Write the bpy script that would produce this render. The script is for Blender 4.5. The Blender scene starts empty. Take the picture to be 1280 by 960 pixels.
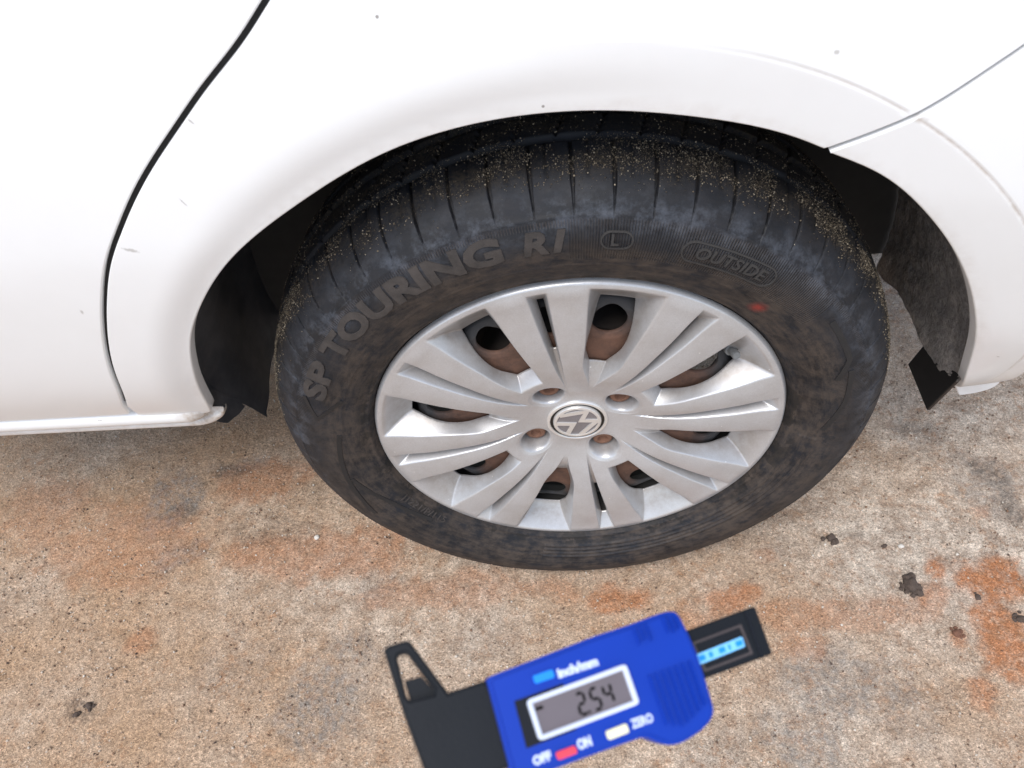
import bpy, bmesh, math, random
import numpy as np
from mathutils import Matrix, Vector
from mathutils.geometry import delaunay_2d_cdt

rng = np.random.default_rng(7)
random.seed(7)
R = math.radians
HZ = 0.285                      # hub height above the ground; car geometry is written in hub coordinates

# ------------------------------------------------------------------ camera, sky, sun, exposure
scene = bpy.context.scene
FPX = 950.0
CAM_LOC = np.array([-0.0199503, -0.44848324, 0.61064928 + HZ])
CAM_ROT = (0.70070931, 0.07822149, -0.0044325)
cam_data = bpy.data.cameras.new('camera')
cam_data.sensor_fit = 'HORIZONTAL'
cam_data.sensor_width = 36.0
cam_data.lens = FPX / 1280.0 * 36.0
cam_data.clip_start = 0.02
cam_data.clip_end = 500.0
cam_data.dof.use_dof = True
cam_data.dof.focus_distance = 0.76
cam_data.dof.aperture_fstop = 14.0
cam = bpy.data.objects.new('camera', cam_data)
cam.location = CAM_LOC
cam.rotation_euler = CAM_ROT
scene.collection.objects.link(cam)
scene.camera = cam

SUN_EL, SUN_AZ = 62.0, 205.0      # elevation, compass-like azimuth of the sun (deg, measured from +Y clockwise)
world = bpy.data.worlds.new('World')
scene.world = world
world.use_nodes = True
wt = world.node_tree
bg = wt.nodes['Background']
sky = wt.nodes.new('ShaderNodeTexSky')
sky.sky_type = 'NISHITA'
sky.sun_disc = False
sky.sun_elevation = R(SUN_EL)
sky.sun_rotation = R(SUN_AZ)
sky.air_density = 1.0
sky.dust_density = 1.0
hs = wt.nodes.new('ShaderNodeHueSaturation')      # thin overcast: paler than a clear sky
hs.inputs['Saturation'].default_value = 0.68
wt.links.new(sky.outputs['Color'], hs.inputs['Color'])
wt.links.new(hs.outputs['Color'], bg.inputs['Color'])
bg.inputs['Strength'].default_value = 0.15

sun_data = bpy.data.lights.new('sun', 'SUN')
sun_data.energy = 1.5
sun_data.angle = R(28)
sun_data.color = (1.0, 0.985, 0.965)
sun = bpy.data.objects.new('sun', sun_data)
el, az = R(SUN_EL), R(SUN_AZ)
sdir = Vector((math.sin(az) * math.cos(el), math.cos(az) * math.cos(el), math.sin(el)))
sun.rotation_euler = sdir.to_track_quat('Z', 'Y').to_euler()
sun.location = sdir * 10
scene.collection.objects.link(sun)

scene.view_settings.view_transform = 'Standard'
scene.view_settings.look = 'None'
scene.view_settings.gamma = 1.0
scene.view_settings.use_curve_mapping = False
scene.view_settings.exposure = 0.76

# ------------------------------------------------------------------ helpers
MCAM = np.array(cam.rotation_euler.to_matrix())

def ray(px, py):
    """direction of the photograph's line of sight through a pixel of the 1280x960 picture"""
    return MCAM @ np.array([(px - 640) / FPX, (480 - py) / FPX, -1.0])

def on_ground(px, py, z=0.0):
    d = ray(px, py)
    return CAM_LOC + (z - CAM_LOC[2]) / d[2] * d

def link(name, me, parent=None, mats=()):
    o = bpy.data.objects.new(name, me)
    scene.collection.objects.link(o)
    for m in mats:
        me.materials.append(m)
    if parent is not None:
        o.parent = parent
    return o

def mesh_np(name, verts, faces, smooth=True):
    me = bpy.data.meshes.new(name)
    verts = np.asarray(verts, float)
    me.from_pydata([tuple(v) for v in verts], [], [tuple(int(i) for i in f) for f in faces])
    if smooth:
        me.polygons.foreach_set('use_smooth', np.ones(len(me.polygons), bool))
    me.update()
    return me

def grid_faces(nu, nv, wrap_u=False):
    iu = np.arange(nu if wrap_u else nu - 1)
    jv = np.arange(nv - 1)
    I, J = np.meshgrid(iu, jv, indexing='ij')
    I2 = (I + 1) % nu
    return np.stack([I * nv + J, I2 * nv + J, I2 * nv + J + 1, I * nv + J + 1], -1).reshape(-1, 4)

def fast_mesh(name, verts, quads, smooth=True):
    verts = np.asarray(verts, np.float32)
    quads = np.asarray(quads, np.int32)
    me = bpy.data.meshes.new(name)
    me.vertices.add(len(verts))
    me.vertices.foreach_set('co', verts.ravel())
    k = quads.shape[1]
    me.loops.add(quads.size)
    me.loops.foreach_set('vertex_index', quads.ravel())
    me.polygons.add(len(quads))
    me.polygons.foreach_set('loop_start', np.arange(0, quads.size, k, dtype=np.int32))
    if smooth:
        me.polygons.foreach_set('use_smooth', np.ones(len(quads), bool))
    me.update(calc_edges=True)
    me.validate()
    return me

def compact(verts, faces):
    used = np.unique(faces)
    m = -np.ones(len(verts), int)
    m[used] = np.arange(len(used))
    return verts[used], m[faces]

def clip_mesh(V, Q, f, attrs=(), hem=None):
    """cut a quad sheet cleanly along f = 0, keeping f >= 0; hem = small turn-in (metres) at the cut"""
    V = np.asarray(V, float); f = np.asarray(f, float).ravel()
    sg = f[Q] >= 0
    keep = [tuple(q) for q in Q[sg.all(1)]]
    mixed = Q[sg.any(1) & ~sg.all(1)]
    newV = []; newA = [[] for _ in attrs]; cache = {}; base = len(V); cut = []
    for q in mixed:
        poly = []; cr = []
        for i in range(4):
            a, b = int(q[i]), int(q[(i + 1) % 4])
            if f[a] >= 0: poly.append(a)
            if (f[a] >= 0) != (f[b] >= 0):
                key = (min(a, b), max(a, b))
                if key not in cache:
                    lo, hi = key; t = f[lo] / (f[lo] - f[hi])
                    t = min(max(t, .02), .98)
                    cache[key] = base + len(newV)
                    newV.append(V[lo] + t * (V[hi] - V[lo]))
                    for A, dst in zip(attrs, newA): dst.append(A[lo] + t * (A[hi] - A[lo]))
                poly.append(cache[key]); cr.append((cache[key], f[a] >= 0))
        if len(poly) >= 3: keep.append(tuple(poly))
        if len(cr) == 2:
            cut.append((cr[0][0], cr[1][0]) if cr[0][1] else (cr[1][0], cr[0][0]))
    allV = np.concatenate([V, np.array(newV).reshape(-1, 3)]); A = [np.concatenate([a, np.array(d)]) for a, d in zip(attrs, newA)]
    if hem and len(cut):
        ids = sorted({i for c in cut for i in c}); m = {i: len(allV) + k for k, i in enumerate(ids)}
        hv = allV[ids] + np.array([0, hem, 0])
        allV = np.concatenate([allV, hv]); A = [np.concatenate([a, a[ids]]) for a in A]
        keep += [(b, a, m[a], m[b]) for a, b in cut]
    used = np.unique(np.concatenate([np.array(p) for p in keep]))
    mp = -np.ones(len(allV), int); mp[used] = np.arange(len(used))
    return allV[used], [tuple(int(mp[i]) for i in p) for p in keep], [a[used] for a in A]

def sstep(a, b, x):
    t = np.clip((x - a) / (b - a), 0, 1)
    return t * t * (3 - 2 * t)

def spline(xs, ys, x):
    """natural cubic spline through points"""
    xs = np.asarray(xs, float); ys = np.asarray(ys, float)
    n = len(xs); h = np.diff(xs)
    A = np.zeros((n, n)); b = np.zeros(n)
    A[0, 0] = A[-1, -1] = 1
    for i in range(1, n - 1):
        A[i, i - 1], A[i, i], A[i, i + 1] = h[i - 1], 2 * (h[i - 1] + h[i]), h[i]
        b[i] = 6 * ((ys[i + 1] - ys[i]) / h[i] - (ys[i] - ys[i - 1]) / h[i - 1])
    m = np.linalg.solve(A, b)
    x = np.clip(np.asarray(x, float), xs[0], xs[-1])
    i = np.clip(np.searchsorted(xs, x) - 1, 0, n - 2)
    d0 = x - xs[i]; d1 = xs[i + 1] - x; hh = h[i]
    return (m[i] * d1 ** 3 + m[i + 1] * d0 ** 3) / (6 * hh) + (ys[i] / hh - m[i] * hh / 6) * d1 + (ys[i + 1] / hh - m[i + 1] * hh / 6) * d0

def vnoise(x, y, seed=0):
    """value noise in numpy"""
    r = np.random.default_rng(seed).random((256, 256))
    xi = np.floor(x).astype(int); yi = np.floor(y).astype(int)
    fx = x - xi; fy = y - yi
    fx = fx * fx * (3 - 2 * fx); fy = fy * fy * (3 - 2 * fy)
    g = lambda a, b: r[a % 256, b % 256]
    return (g(xi, yi) * (1 - fx) + g(xi + 1, yi) * fx) * (1 - fy) + (g(xi, yi + 1) * (1 - fx) + g(xi + 1, yi + 1) * fx) * fy

def fbm(x, y, oct=4, seed=0):
    s = 0; a = .5; f = 1
    for o in range(oct):
        s = s + a * vnoise(x * f + 17.3 * o, y * f - 9.1 * o, seed + o); a *= .5; f *= 2.03
    return s / (1 - .5 ** oct)

def smin(a, b, k):
    h = np.clip(.5 + .5 * (b - a) / k, 0, 1)
    return b * (1 - h) + a * h - k * h * (1 - h)

# ---- material node helper
class NT:
    def __init__(s, name):
        s.m = bpy.data.materials.new(name); s.m.use_nodes = True
        s.t = s.m.node_tree; s.b = s.t.nodes['Principled BSDF']
        s.co = s.t.nodes.new('ShaderNodeTexCoord').outputs['Object']
    def n(s, typ, **kw):
        nd = s.t.nodes.new(typ)
        for k, v in kw.items(): setattr(nd, k, v)
        return nd
    def l(s, a, b): s.t.links.new(a, b)
    def inp(s, sock, v):
        if hasattr(v, 'is_output') or isinstance(v, bpy.types.NodeSocket): s.l(v, sock)
        else: sock.default_value = v
    def noise(s, scale, detail=4, rough=.55, vec=None, dist=0):
        nd = s.n('ShaderNodeTexNoise'); nd.inputs['Scale'].default_value = scale
        nd.inputs['Detail'].default_value = detail; nd.inputs['Roughness'].default_value = rough
        nd.inputs['Distortion'].default_value = dist
        s.l(vec or s.co, nd.inputs['Vector']); return nd.outputs['Fac']
    def voro(s, scale, out='Distance', vec=None, rnd=1.0, feature='F1'):
        nd = s.n('ShaderNodeTexVoronoi', feature=feature); nd.inputs['Scale'].default_value = scale
        nd.inputs['Randomness'].default_value = rnd
        s.l(vec or s.co, nd.inputs['Vector']); return nd.outputs[out]
    def ramp(s, fac, stops, interp='LINEAR'):
        nd = s.n('ShaderNodeValToRGB'); cr = nd.color_ramp; cr.interpolation = interp
        while len(cr.elements) < len(stops): cr.elements.new(.5)
        for e, (p, c) in zip(cr.elements, stops):
            e.position = p; e.color = (c, c, c, 1) if isinstance(c, (int, float)) else (*c, 1)
        s.l(fac, nd.inputs['Fac']); return nd.outputs['Color']
    def mix(s, f, a, b, blend='MIX'):
        nd = s.n('ShaderNodeMix', data_type='RGBA', blend_type=blend)
        s.inp(nd.inputs[0], f)
        for sock, v in ((nd.inputs[6], a), (nd.inputs[7], b)):
            if isinstance(v, tuple): sock.default_value = (*v, 1)
            else: s.inp(sock, v)
        return nd.outputs[2]
    def math(s, op, a, b=0.0, clamp=False):
        nd = s.n('ShaderNodeMath', operation=op, use_clamp=clamp)
        s.inp(nd.inputs[0], a); s.inp(nd.inputs[1], b); return nd.outputs[0]
    def attr(s, name):
        return s.n('ShaderNodeAttribute', attribute_name=name).outputs['Fac']
    def rgb(s, v): return (*v, 1)
    def bump(s, h, strength, dist=.001, prev=None):
        nd = s.n('ShaderNodeBump'); nd.inputs['Strength'].default_value = strength; nd.inputs['Distance'].default_value = dist
        s.l(h, nd.inputs['Height'])
        if prev is not None: s.l(prev, nd.inputs['Normal'])
        return nd.outputs['Normal']
    def set(s, **kw):
        for k, v in kw.items():
            k = k.replace('_', ' ')
            sock = s.b.inputs[k]
            if isinstance(v, tuple) and len(v) == 3: v = (*v, 1)
            s.inp(sock, v)
        return s.m

def plain(name, col, rough=.5, metal=0.0, var=.12, scale=60.0, bump=0.0, bscale=300.0, **kw):
    k = NT(name)
    f = k.noise(scale, 5)
    c = k.mix(f, tuple(x * (1 - var) for x in col), tuple(min(1, x * (1 + var)) for x in col))
    k.set(Base_Color=c, Roughness=rough, Metallic=metal, **kw)
    if bump:
        k.l(k.bump(k.noise(bscale, 3), bump, .0006), k.b.inputs['Normal'])
    return k.m

# ------------------------------------------------------------------ materials
SCUFFS = [(-.314, -.02, .283, .0085, .0022, .35), (-.236, -.02, .372, .004, .0010, .9), (-.381, -.01, .226, .002, .004, .1), (.153, -.015, .384, .0022, .0022, 0), (.387, .0, .152, .007, .0013, .4), (-.262, -.02, .318, .005, .0008, 1.1), (.372, .02, .080, .004, .0012, .5)]
def mat_paint():
    k = NT('white_car_paint')
    grime = k.ramp(k.noise(9, 6, .65), [(.45, 0.0), (.75, 1.0)])
    c = k.mix(k.math('MULTIPLY', grime, .10), (.80, .80, .79), (.60, .57, .52))
    v = k.voro(55, 'Distance'); rnd = k.voro(55, 'Color')
    sep = k.n('ShaderNodeSeparateColor'); k.l(rnd, sep.inputs[0])
    pick = k.math('GREATER_THAN', sep.outputs[0], .93)
    speck = k.math('MULTIPLY', k.math('LESS_THAN', v, .055), pick)
    c = k.mix(k.math('MULTIPLY', speck, .75), c, (.16, .14, .12))
    # short dark scratches
    mp = k.n('ShaderNodeMapping'); mp.inputs['Rotation'].default_value = (.3, .6, 0); mp.inputs['Scale'].default_value = (1, 1, 6)
    k.l(k.co, mp.inputs['Vector'])
    v2 = k.voro(13, 'Distance', mp.outputs[0]); r2 = k.voro(13, 'Color', mp.outputs[0])
    sep2 = k.n('ShaderNodeSeparateColor'); k.l(r2, sep2.inputs[0])
    scr = k.math('MULTIPLY', k.math('LESS_THAN', v2, .05), k.math('GREATER_THAN', sep2.outputs[1], .93))
    scr = k.math('MULTIPLY', scr, k.math('GREATER_THAN', k.noise(500, 2), .48))
    c = k.mix(k.math('MULTIPLY', scr, .5), c, (.25, .22, .2))
    # scuffs with a place of their own on the panels: (x, y, z, length, height, tilt)
    for (sx_, sy_, sz_, ln_, ht_, tl_) in SCUFFS:
        mv = k.n('ShaderNodeMapping', vector_type='TEXTURE')
        mv.inputs['Location'].default_value = (sx_, sy_, sz_); mv.inputs['Rotation'].default_value = (0, tl_, 0); mv.inputs['Scale'].default_value = (ln_, .05, ht_)
        k.l(k.co, mv.inputs['Vector'])
        le = k.n('ShaderNodeVectorMath', operation='LENGTH'); k.l(mv.outputs[0], le.inputs[0])
        q = k.math('MULTIPLY', k.math('ADD', le.outputs['Value'], k.math('MULTIPLY', k.noise(420, 4, .7), 1.2)), .3)
        c = k.mix(k.ramp(q, [(.30, .55), (.42, 0.0)]), c, (.27, .24, .21))
    # splash dirt close to the lower edges
    dirt = k.attr('dirt')
    d = k.math('MULTIPLY', dirt, k.ramp(k.noise(90, 6, .7), [(.3, .15), (.7, 1.0)]))
    c = k.mix(d, c, (.36, .27, .19))
    k.set(Base_Color=c, Roughness=.32, Coat_Weight=.6, Coat_Roughness=.06)
    k.l(k.bump(k.noise(2.5, 2), .06, .01), k.b.inputs['Normal'])
    return k.m

def mat_ground():
    k = NT('dirty_concrete')
    red, grey, dark, warm = k.attr('red'), k.attr('grey'), k.attr('dark'), k.attr('warm')
    big = k.noise(6, 6, .6); mid = k.noise(38, 6, .65); fine = k.noise(240, 4, .7); vf = k.noise(700, 3, .6)
    base = k.mix(k.ramp(mid, [(.34, 0.0), (.66, 1.0)]), (.34, .255, .188), (.67, .56, .445))
    base = k.mix(k.math('MULTIPLY', warm, k.ramp(big, [(.3, .45), (.65, 1.0)])), base, (.44, .28, .165))
    # cement skin, worn grey
    gf = k.math('MULTIPLY', grey, k.ramp(k.noise(120, 5, .7), [(.36, .0), (.6, 1.0)]))
    base = k.mix(gf, base, (.235, .215, .192))
    # rusty soil
    rf = k.math('MULTIPLY', red, k.ramp(k.noise(85, 6, .72), [(.25, .25), (.55, 1.0)]), True)
    base = k.mix(rf, base, (.42, .165, .066))
    rs = k.math('MULTIPLY', k.ramp(k.noise(70, 8, .82), [(.50, 0.0), (.66, .9)]), k.ramp(k.noise(11, 4, .6), [(.38, .12), (.62, 1.0)]))
    base = k.mix(rs, base, (.36, .185, .092))
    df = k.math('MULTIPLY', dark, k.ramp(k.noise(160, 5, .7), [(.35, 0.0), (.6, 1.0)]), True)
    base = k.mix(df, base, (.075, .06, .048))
    # individual sand grains, light and dark
    vc = k.voro(800, 'Color'); sep = k.n('ShaderNodeSeparateColor'); k.l(vc, sep.inputs[0])
    g1 = k.ramp(sep.outputs[0], [(0, .38), (.25, .8), (.6, 1.08), (.9, 1.4), (1, 2.0)])
    base = k.mix(.62, base, g1, 'MULTIPLY')
    vc2 = k.voro(190, 'Color'); sp2 = k.n('ShaderNodeSeparateColor'); k.l(vc2, sp2.inputs[0])
    vd2 = k.voro(190, 'Distance')
    vd2 = k.math('ADD', vd2, k.math('MULTIPLY', k.noise(600, 3), .35))
    peb = k.math('MULTIPLY', k.math('GREATER_THAN', sp2.outputs[1], .95), k.math('LESS_THAN', vd2, .42))
    base = k.mix(k.math('MULTIPLY', peb, .6), base, (.62, .53, .43))
    peb2 = k.math('MULTIPLY', k.math('LESS_THAN', sp2.outputs[1], .06), k.math('LESS_THAN', vd2, .44))
    base = k.mix(k.math('MULTIPLY', peb2, .65), base, (.14, .09, .065))
    base = k.mix(.55, base, k.ramp(fine, [(.28, .45), (.5, 1.0), (.72, 1.55)]), 'MULTIPLY')
    k.set(Base_Color=base, Roughness=.92)
    k.b.inputs['Specular IOR Level'].default_value = .25
    n1 = k.bump(mid, .7, .008)
    n1 = k.bump(k.noise(110, 6, .75), .6, .004, n1)
    n2 = k.bump(fine, .9, .0026, n1)
    n3 = k.bump(k.voro(800, 'Distance'), .5, .0006, n2)
    n4 = k.bump(vf, .5, .0006, n3)
    k.l(n4, k.b.inputs['Normal'])
    return k.m

def polar(k):
    """angle (radians) and radius round the wheel axle, from object coordinates"""
    sx = k.n('ShaderNodeSeparateXYZ'); k.l(k.co, sx.inputs[0])
    ang = k.math('ARCTAN2', sx.outputs[2], sx.outputs[0])
    r2 = k.math('ADD', k.math('MULTIPLY', sx.outputs[0], sx.outputs[0]), k.math('MULTIPLY', sx.outputs[2], sx.outputs[2]))
    return ang, k.math('SQRT', r2), sx

def mat_tyre():
    k = NT('worn_tyre_rubber')
    ang, rad, sx = polar(k)
    dust = k.attr('dust')        # brown road dust lies on the lower sidewall
    mudf = k.attr('mud')         # packed soil on the tread
    wear = k.noise(26, 7, .68)
    pv = k.n('ShaderNodeCombineXYZ'); k.l(k.math('MULTIPLY', ang, .05), pv.inputs[0]); k.l(rad, pv.inputs[1]); k.l(k.math('MULTIPLY', sx.outputs[1], .7), pv.inputs[2])
    streak = k.noise(210, 7, .7, pv.outputs[0])
    smear = k.math('ADD', k.math('MULTIPLY', k.noise(48, 7, .75), .6), k.math('MULTIPLY', streak, .4))
    base = k.mix(k.ramp(wear, [(.35, 0.0), (.7, 1.0)]), (.0060, .0066, .0085), (.017, .0185, .0235))
    # patchy paler blue-grey along the upper shoulder
    sc = k.math('MULTIPLY', k.attr('pale_shoulder'), k.ramp(k.noise(60, 7, .75), [(.46, 0.0), (.66, 1.0)]))
    base = k.mix(k.math('MULTIPLY', sc, .8), base, (.075, .083, .100))
    d = k.math('MULTIPLY', dust, k.ramp(smear, [(.42, .0), (.58, 1.0)]), True)
    base = k.mix(k.math('MULTIPLY', d, .95), base, (.066, .051, .041))
    # wet dark blotches near the bead
    bl = k.math('MULTIPLY', k.attr('bead'), k.math('GREATER_THAN', k.noise(42, 4, .6), .56))
    base = k.mix(k.math('MULTIPLY', bl, .6), base, (.012, .011, .010))
    mud = k.math('MULTIPLY', mudf, k.ramp(k.noise(420, 3, .7), [(.42, 0.0), (.56, 1.0)]), True)
    base = k.mix(k.math('MULTIPLY', mud, .75), base, (.050, .039, .027))
    # red paint dot
    mpn = k.n('ShaderNodeMapping'); RD, TD = .2245, R(49.8)
    mpn.inputs['Location'].default_value = (-RD * math.cos(TD), .010, -RD * math.sin(TD))
    k.l(k.co, mpn.inputs['Vector'])
    ln = k.n('ShaderNodeVectorMath', operation='LENGTH'); k.l(mpn.outputs[0], ln.inputs[0])
    dd = k.math('ADD', ln.outputs['Value'], k.math('MULTIPLY', k.noise(300, 3), .004))
    base = k.mix(k.math('MULTIPLY', k.ramp(dd, [(.0058, 1.0), (.0088, 0.0)]), .75), base, (.28, .028, .020))
    # ribs moulded into the sidewall, broken up by wear
    ribs = k.math('SINE', k.math('MULTIPLY', ang, 760.0))
    rb = k.math('MULTIPLY', ribs, k.attr('rib'))
    lighter = k.math('MULTIPLY', k.math('MULTIPLY', k.math('GREATER_THAN', rb, .15), .30), k.ramp(k.noise(30, 4), [(.35, .2), (.65, 1.0)]))
    base = k.mix(lighter, base, (.10, .078, .062))
    k.set(Base_Color=base, Roughness=k.ramp(wear, [(.3, .52), (.7, .78)]))
    k.b.inputs['Specular IOR Level'].default_value = .32
    n1 = k.bump(rb, .8, .0007)
    n2 = k.bump(k.noise(500, 4, .7), .4, .0005, n1)
    n3 = k.bump(smear, .3, .0012, n2)
    k.l(n3, k.b.inputs['Normal'])
    return k.m

def mat_cap():
    k = NT('silver_painted_plastic')
    fl = k.noise(900, 2, .6)
    c = k.mix(fl, (.43, .43, .435), (.60, .60, .605))
    grime = k.ramp(k.noise(20, 6, .7), [(.42, 0.0), (.8, 1.0)])
    c = k.mix(k.math('MULTIPLY', grime, .42), c, (.31, .27, .23))
    rec = k.attr('recess')       # browner and darker the deeper the cover is sunk
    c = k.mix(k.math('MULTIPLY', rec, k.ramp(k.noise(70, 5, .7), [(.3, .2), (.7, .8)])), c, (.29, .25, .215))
    v = k.voro(150, 'Distance'); vc = k.voro(150, 'Color'); sp = k.n('ShaderNodeSeparateColor'); k.l(vc, sp.inputs[0])
    ck = k.math('MULTIPLY', k.math('LESS_THAN', v, .10), k.math('GREATER_THAN', sp.outputs[0], .95))
    c = k.mix(k.math('MULTIPLY', ck, .7), c, (.85, .84, .82))
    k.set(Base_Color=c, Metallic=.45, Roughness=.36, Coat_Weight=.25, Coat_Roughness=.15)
    k.l(k.bump(fl, .12, .0003), k.b.inputs['Normal'])
    return k.m

def mat_steel():
    k = NT('rusty_black_steel')
    ang, rad, sx = polar(k)
    rust = k.ramp(k.noise(75, 7, .7), [(.32, 0.0), (.62, 1.0)])
    c = k.mix(rust, (.075, .042, .030), (.155, .078, .050))
    soot = k.ramp(k.math('ADD', rad, k.math('MULTIPLY', k.noise(50, 4), .02)), [(.132, 0.0), (.158, 1.0)])
    c = k.mix(soot, c, (.040, .038, .038))
    k.set(Base_Color=c, Roughness=.75, Metallic=.1)
    k.l(k.bump(k.noise(400, 4, .7), .4, .0006), k.b.inputs['Normal'])
    return k.m

def mat_felt():
    k = NT('dusty_arch_felt')
    mp = k.n('ShaderNodeMapping'); mp.inputs['Scale'].default_value = (1, 1, .8); k.l(k.co, mp.inputs['Vector'])
    f = k.noise(230, 8, .8, mp.outputs[0]); g = k.noise(30, 5, .6)
    c = k.mix(k.ramp(f, [(.32, 0.0), (.68, 1.0)]), (.14, .125, .115), (.62, .55, .49))
    c = k.mix(k.ramp(g, [(.35, .5), (.6, 0.0)]), c, (.15, .145, .14))
    k.set(Base_Color=c, Roughness=.95)
    k.l(k.bump(f, 1.0, .004), k.b.inputs['Normal'])
    return k.m

def mat_liner():
    k = NT('black_arch_plastic')
    mp = k.n('ShaderNodeMapping'); mp.inputs['Rotation'].default_value = (0, .7, 0); mp.inputs['Scale'].default_value = (6, 1, 1); k.l(k.co, mp.inputs['Vector'])
    st = k.noise(22, 6, .7, mp.outputs[0])
    c = k.mix(k.ramp(st, [(.4, 0.0), (.8, 1.0)]), (.040, .044, .052), (.105, .105, .110))
    v = k.voro(170, 'Distance'); vc = k.voro(170, 'Color'); sp = k.n('ShaderNodeSeparateColor'); k.l(vc, sp.inputs[0])
    ck = k.math('MULTIPLY', k.math('LESS_THAN', v, .12), k.math('GREATER_THAN', sp.outputs[0], .80))
    c = k.mix(k.math('MULTIPLY', ck, .6), c, (.18, .15, .11))
    k.set(Base_Color=c, Roughness=.42)
    k.l(k.bump(k.noise(60, 4), .25, .002), k.b.inputs['Normal'])
    return k.m

M = dict(
    paint=mat_paint(), ground=mat_ground(), tyre=mat_tyre(), cap=mat_cap(), steel=mat_steel(), felt=mat_felt(), liner=mat_liner(),
    letter=plain('dusty_raised_rubber', (.040, .033, .029), .85, var=.85, scale=70, bump=.6, bscale=600),
    letter_dark=plain('moulded_rubber', (.030, .027, .025), .75, var=.4, scale=150),
    rubber_black=plain('smooth_black_rubber', (.011, .011, .012), .6, var=.4, scale=120),
    gap_black=plain('gap_shade_black', (.012, .012, .012), .7),  # black standing in for the shade inside panel gaps
    flap=plain('black_bracket_plastic', (.012, .011, .011), .45, var=.4, scale=40),
    under=plain('underbody_coating', (.03, .028, .026), .9, var=.3),
    drum=plain('brake_drum_iron', (.05, .04, .035), .8, var=.5),
    bolt=plain('rusty_bolt', (.20, .10, .062), .8, .1, var=.45, scale=260, bump=.5, bscale=900),
    emblem_silver=plain('emblem_silver', (.72, .70, .67), .28, .55, var=.06),
    emblem_grey=plain('emblem_ground', (.20, .18, .18), .5, .2, var=.25, scale=900),
    emblem_black=plain('emblem_black_ring', (.006, .006, .006), .4),
    valve=plain('grey_valve_rubber', (.16, .165, .165), .6, var=.3, scale=300),
    valve_tip=plain('worn_valve_cap', (.09, .055, .05), .6, var=.3, scale=300),
    blue=plain('blue_abs_plastic', (.0, .034, .34), .45, var=.06, scale=40, Specular_IOR_Level=.3),
    black=plain('black_nylon', (.0060, .0074, .0098), .5, var=.2, scale=60, bump=.12, bscale=900, Specular_IOR_Level=.25),
    black_deep=plain('gloss_black_window', (.003, .003, .004), .25),
    bezel=plain('pale_bezel', (.66, .70, .80), .4, var=.04),
    lcd=plain('lcd_glass', (.150, .125, .132), .3, var=.10, scale=50),
    segment=plain('lcd_segment', (.003, .003, .003), .9, Specular_IOR_Level=.1),
    white=plain('white_print', (.62, .68, .85), .5, var=.04),
    cyan=plain('cyan_button', (.004, .25, .80), .4, var=.04),
    sky_print=plain('light_blue_print', (.20, .55, .90), .5, var=.04),
    red=plain('red_button', (.80, .055, .085), .4, var=.05),
    cream=plain('cream_button', (.85, .80, .52), .4, var=.04),
    frame_line=plain('brown_frame_print', (.060, .045, .042), .5),
    sand=plain('sand_grain', (.27, .215, .14), .9, var=.45, scale=400),
    soil=plain('dark_soil', (.085, .060, .046), .95, var=.7, scale=700, bump=1.0, bscale=900),
    stone=plain('pale_stone', (.62, .57, .50), .85, var=.2, scale=300),
    brown_stone=plain('brown_stone', (.16, .075, .045), .9, var=.4, scale=300),
    torn=plain('torn_dusty_edge', (.22, .17, .13), .9, var=.4, scale=300),
)

# ------------------------------------------------------------------ ground: one sheet, fine near the wheel
def axis(lo, hi, step, far, g=1.35):
    a = list(np.arange(lo, hi + 1e-9, step))
    s = step
    while a[-1] < far: s *= g; a.append(a[-1] + s)
    s = step
    while a[0] > -far: s *= g; a.insert(0, a[0] - s)
    return np.array(a)

def blobs(X, Y, lst, warp=.035, seed=3):
    """soft irregular patches at pixels of the photograph: (px, py, width px, height px, strength)"""
    out = np.zeros_like(X)
    wx = (fbm(X * 22, Y * 22, 4, seed) - .5); wy = (fbm(X * 22 + 40, Y * 22 + 9, 4, seed + 11) - .5)
    fine = fbm(X * 75, Y * 75, 4, seed + 5) - .5
    for (px, py, w, h, s) in lst:
        c = on_ground(px, py)
        a = on_ground(px + w, py); b = on_ground(px, py + h)
        rx = abs(a[0] - c[0]); ry = abs(b[1] - c[1])
        q = np.hypot((X - c[0] + wx * warp) / rx, (Y - c[1] + wy * warp) / ry)
        m = 1 - sstep(.55, 1.15, q + fine * .9)
        out = np.maximum(out, m * s)
    return out

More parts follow.
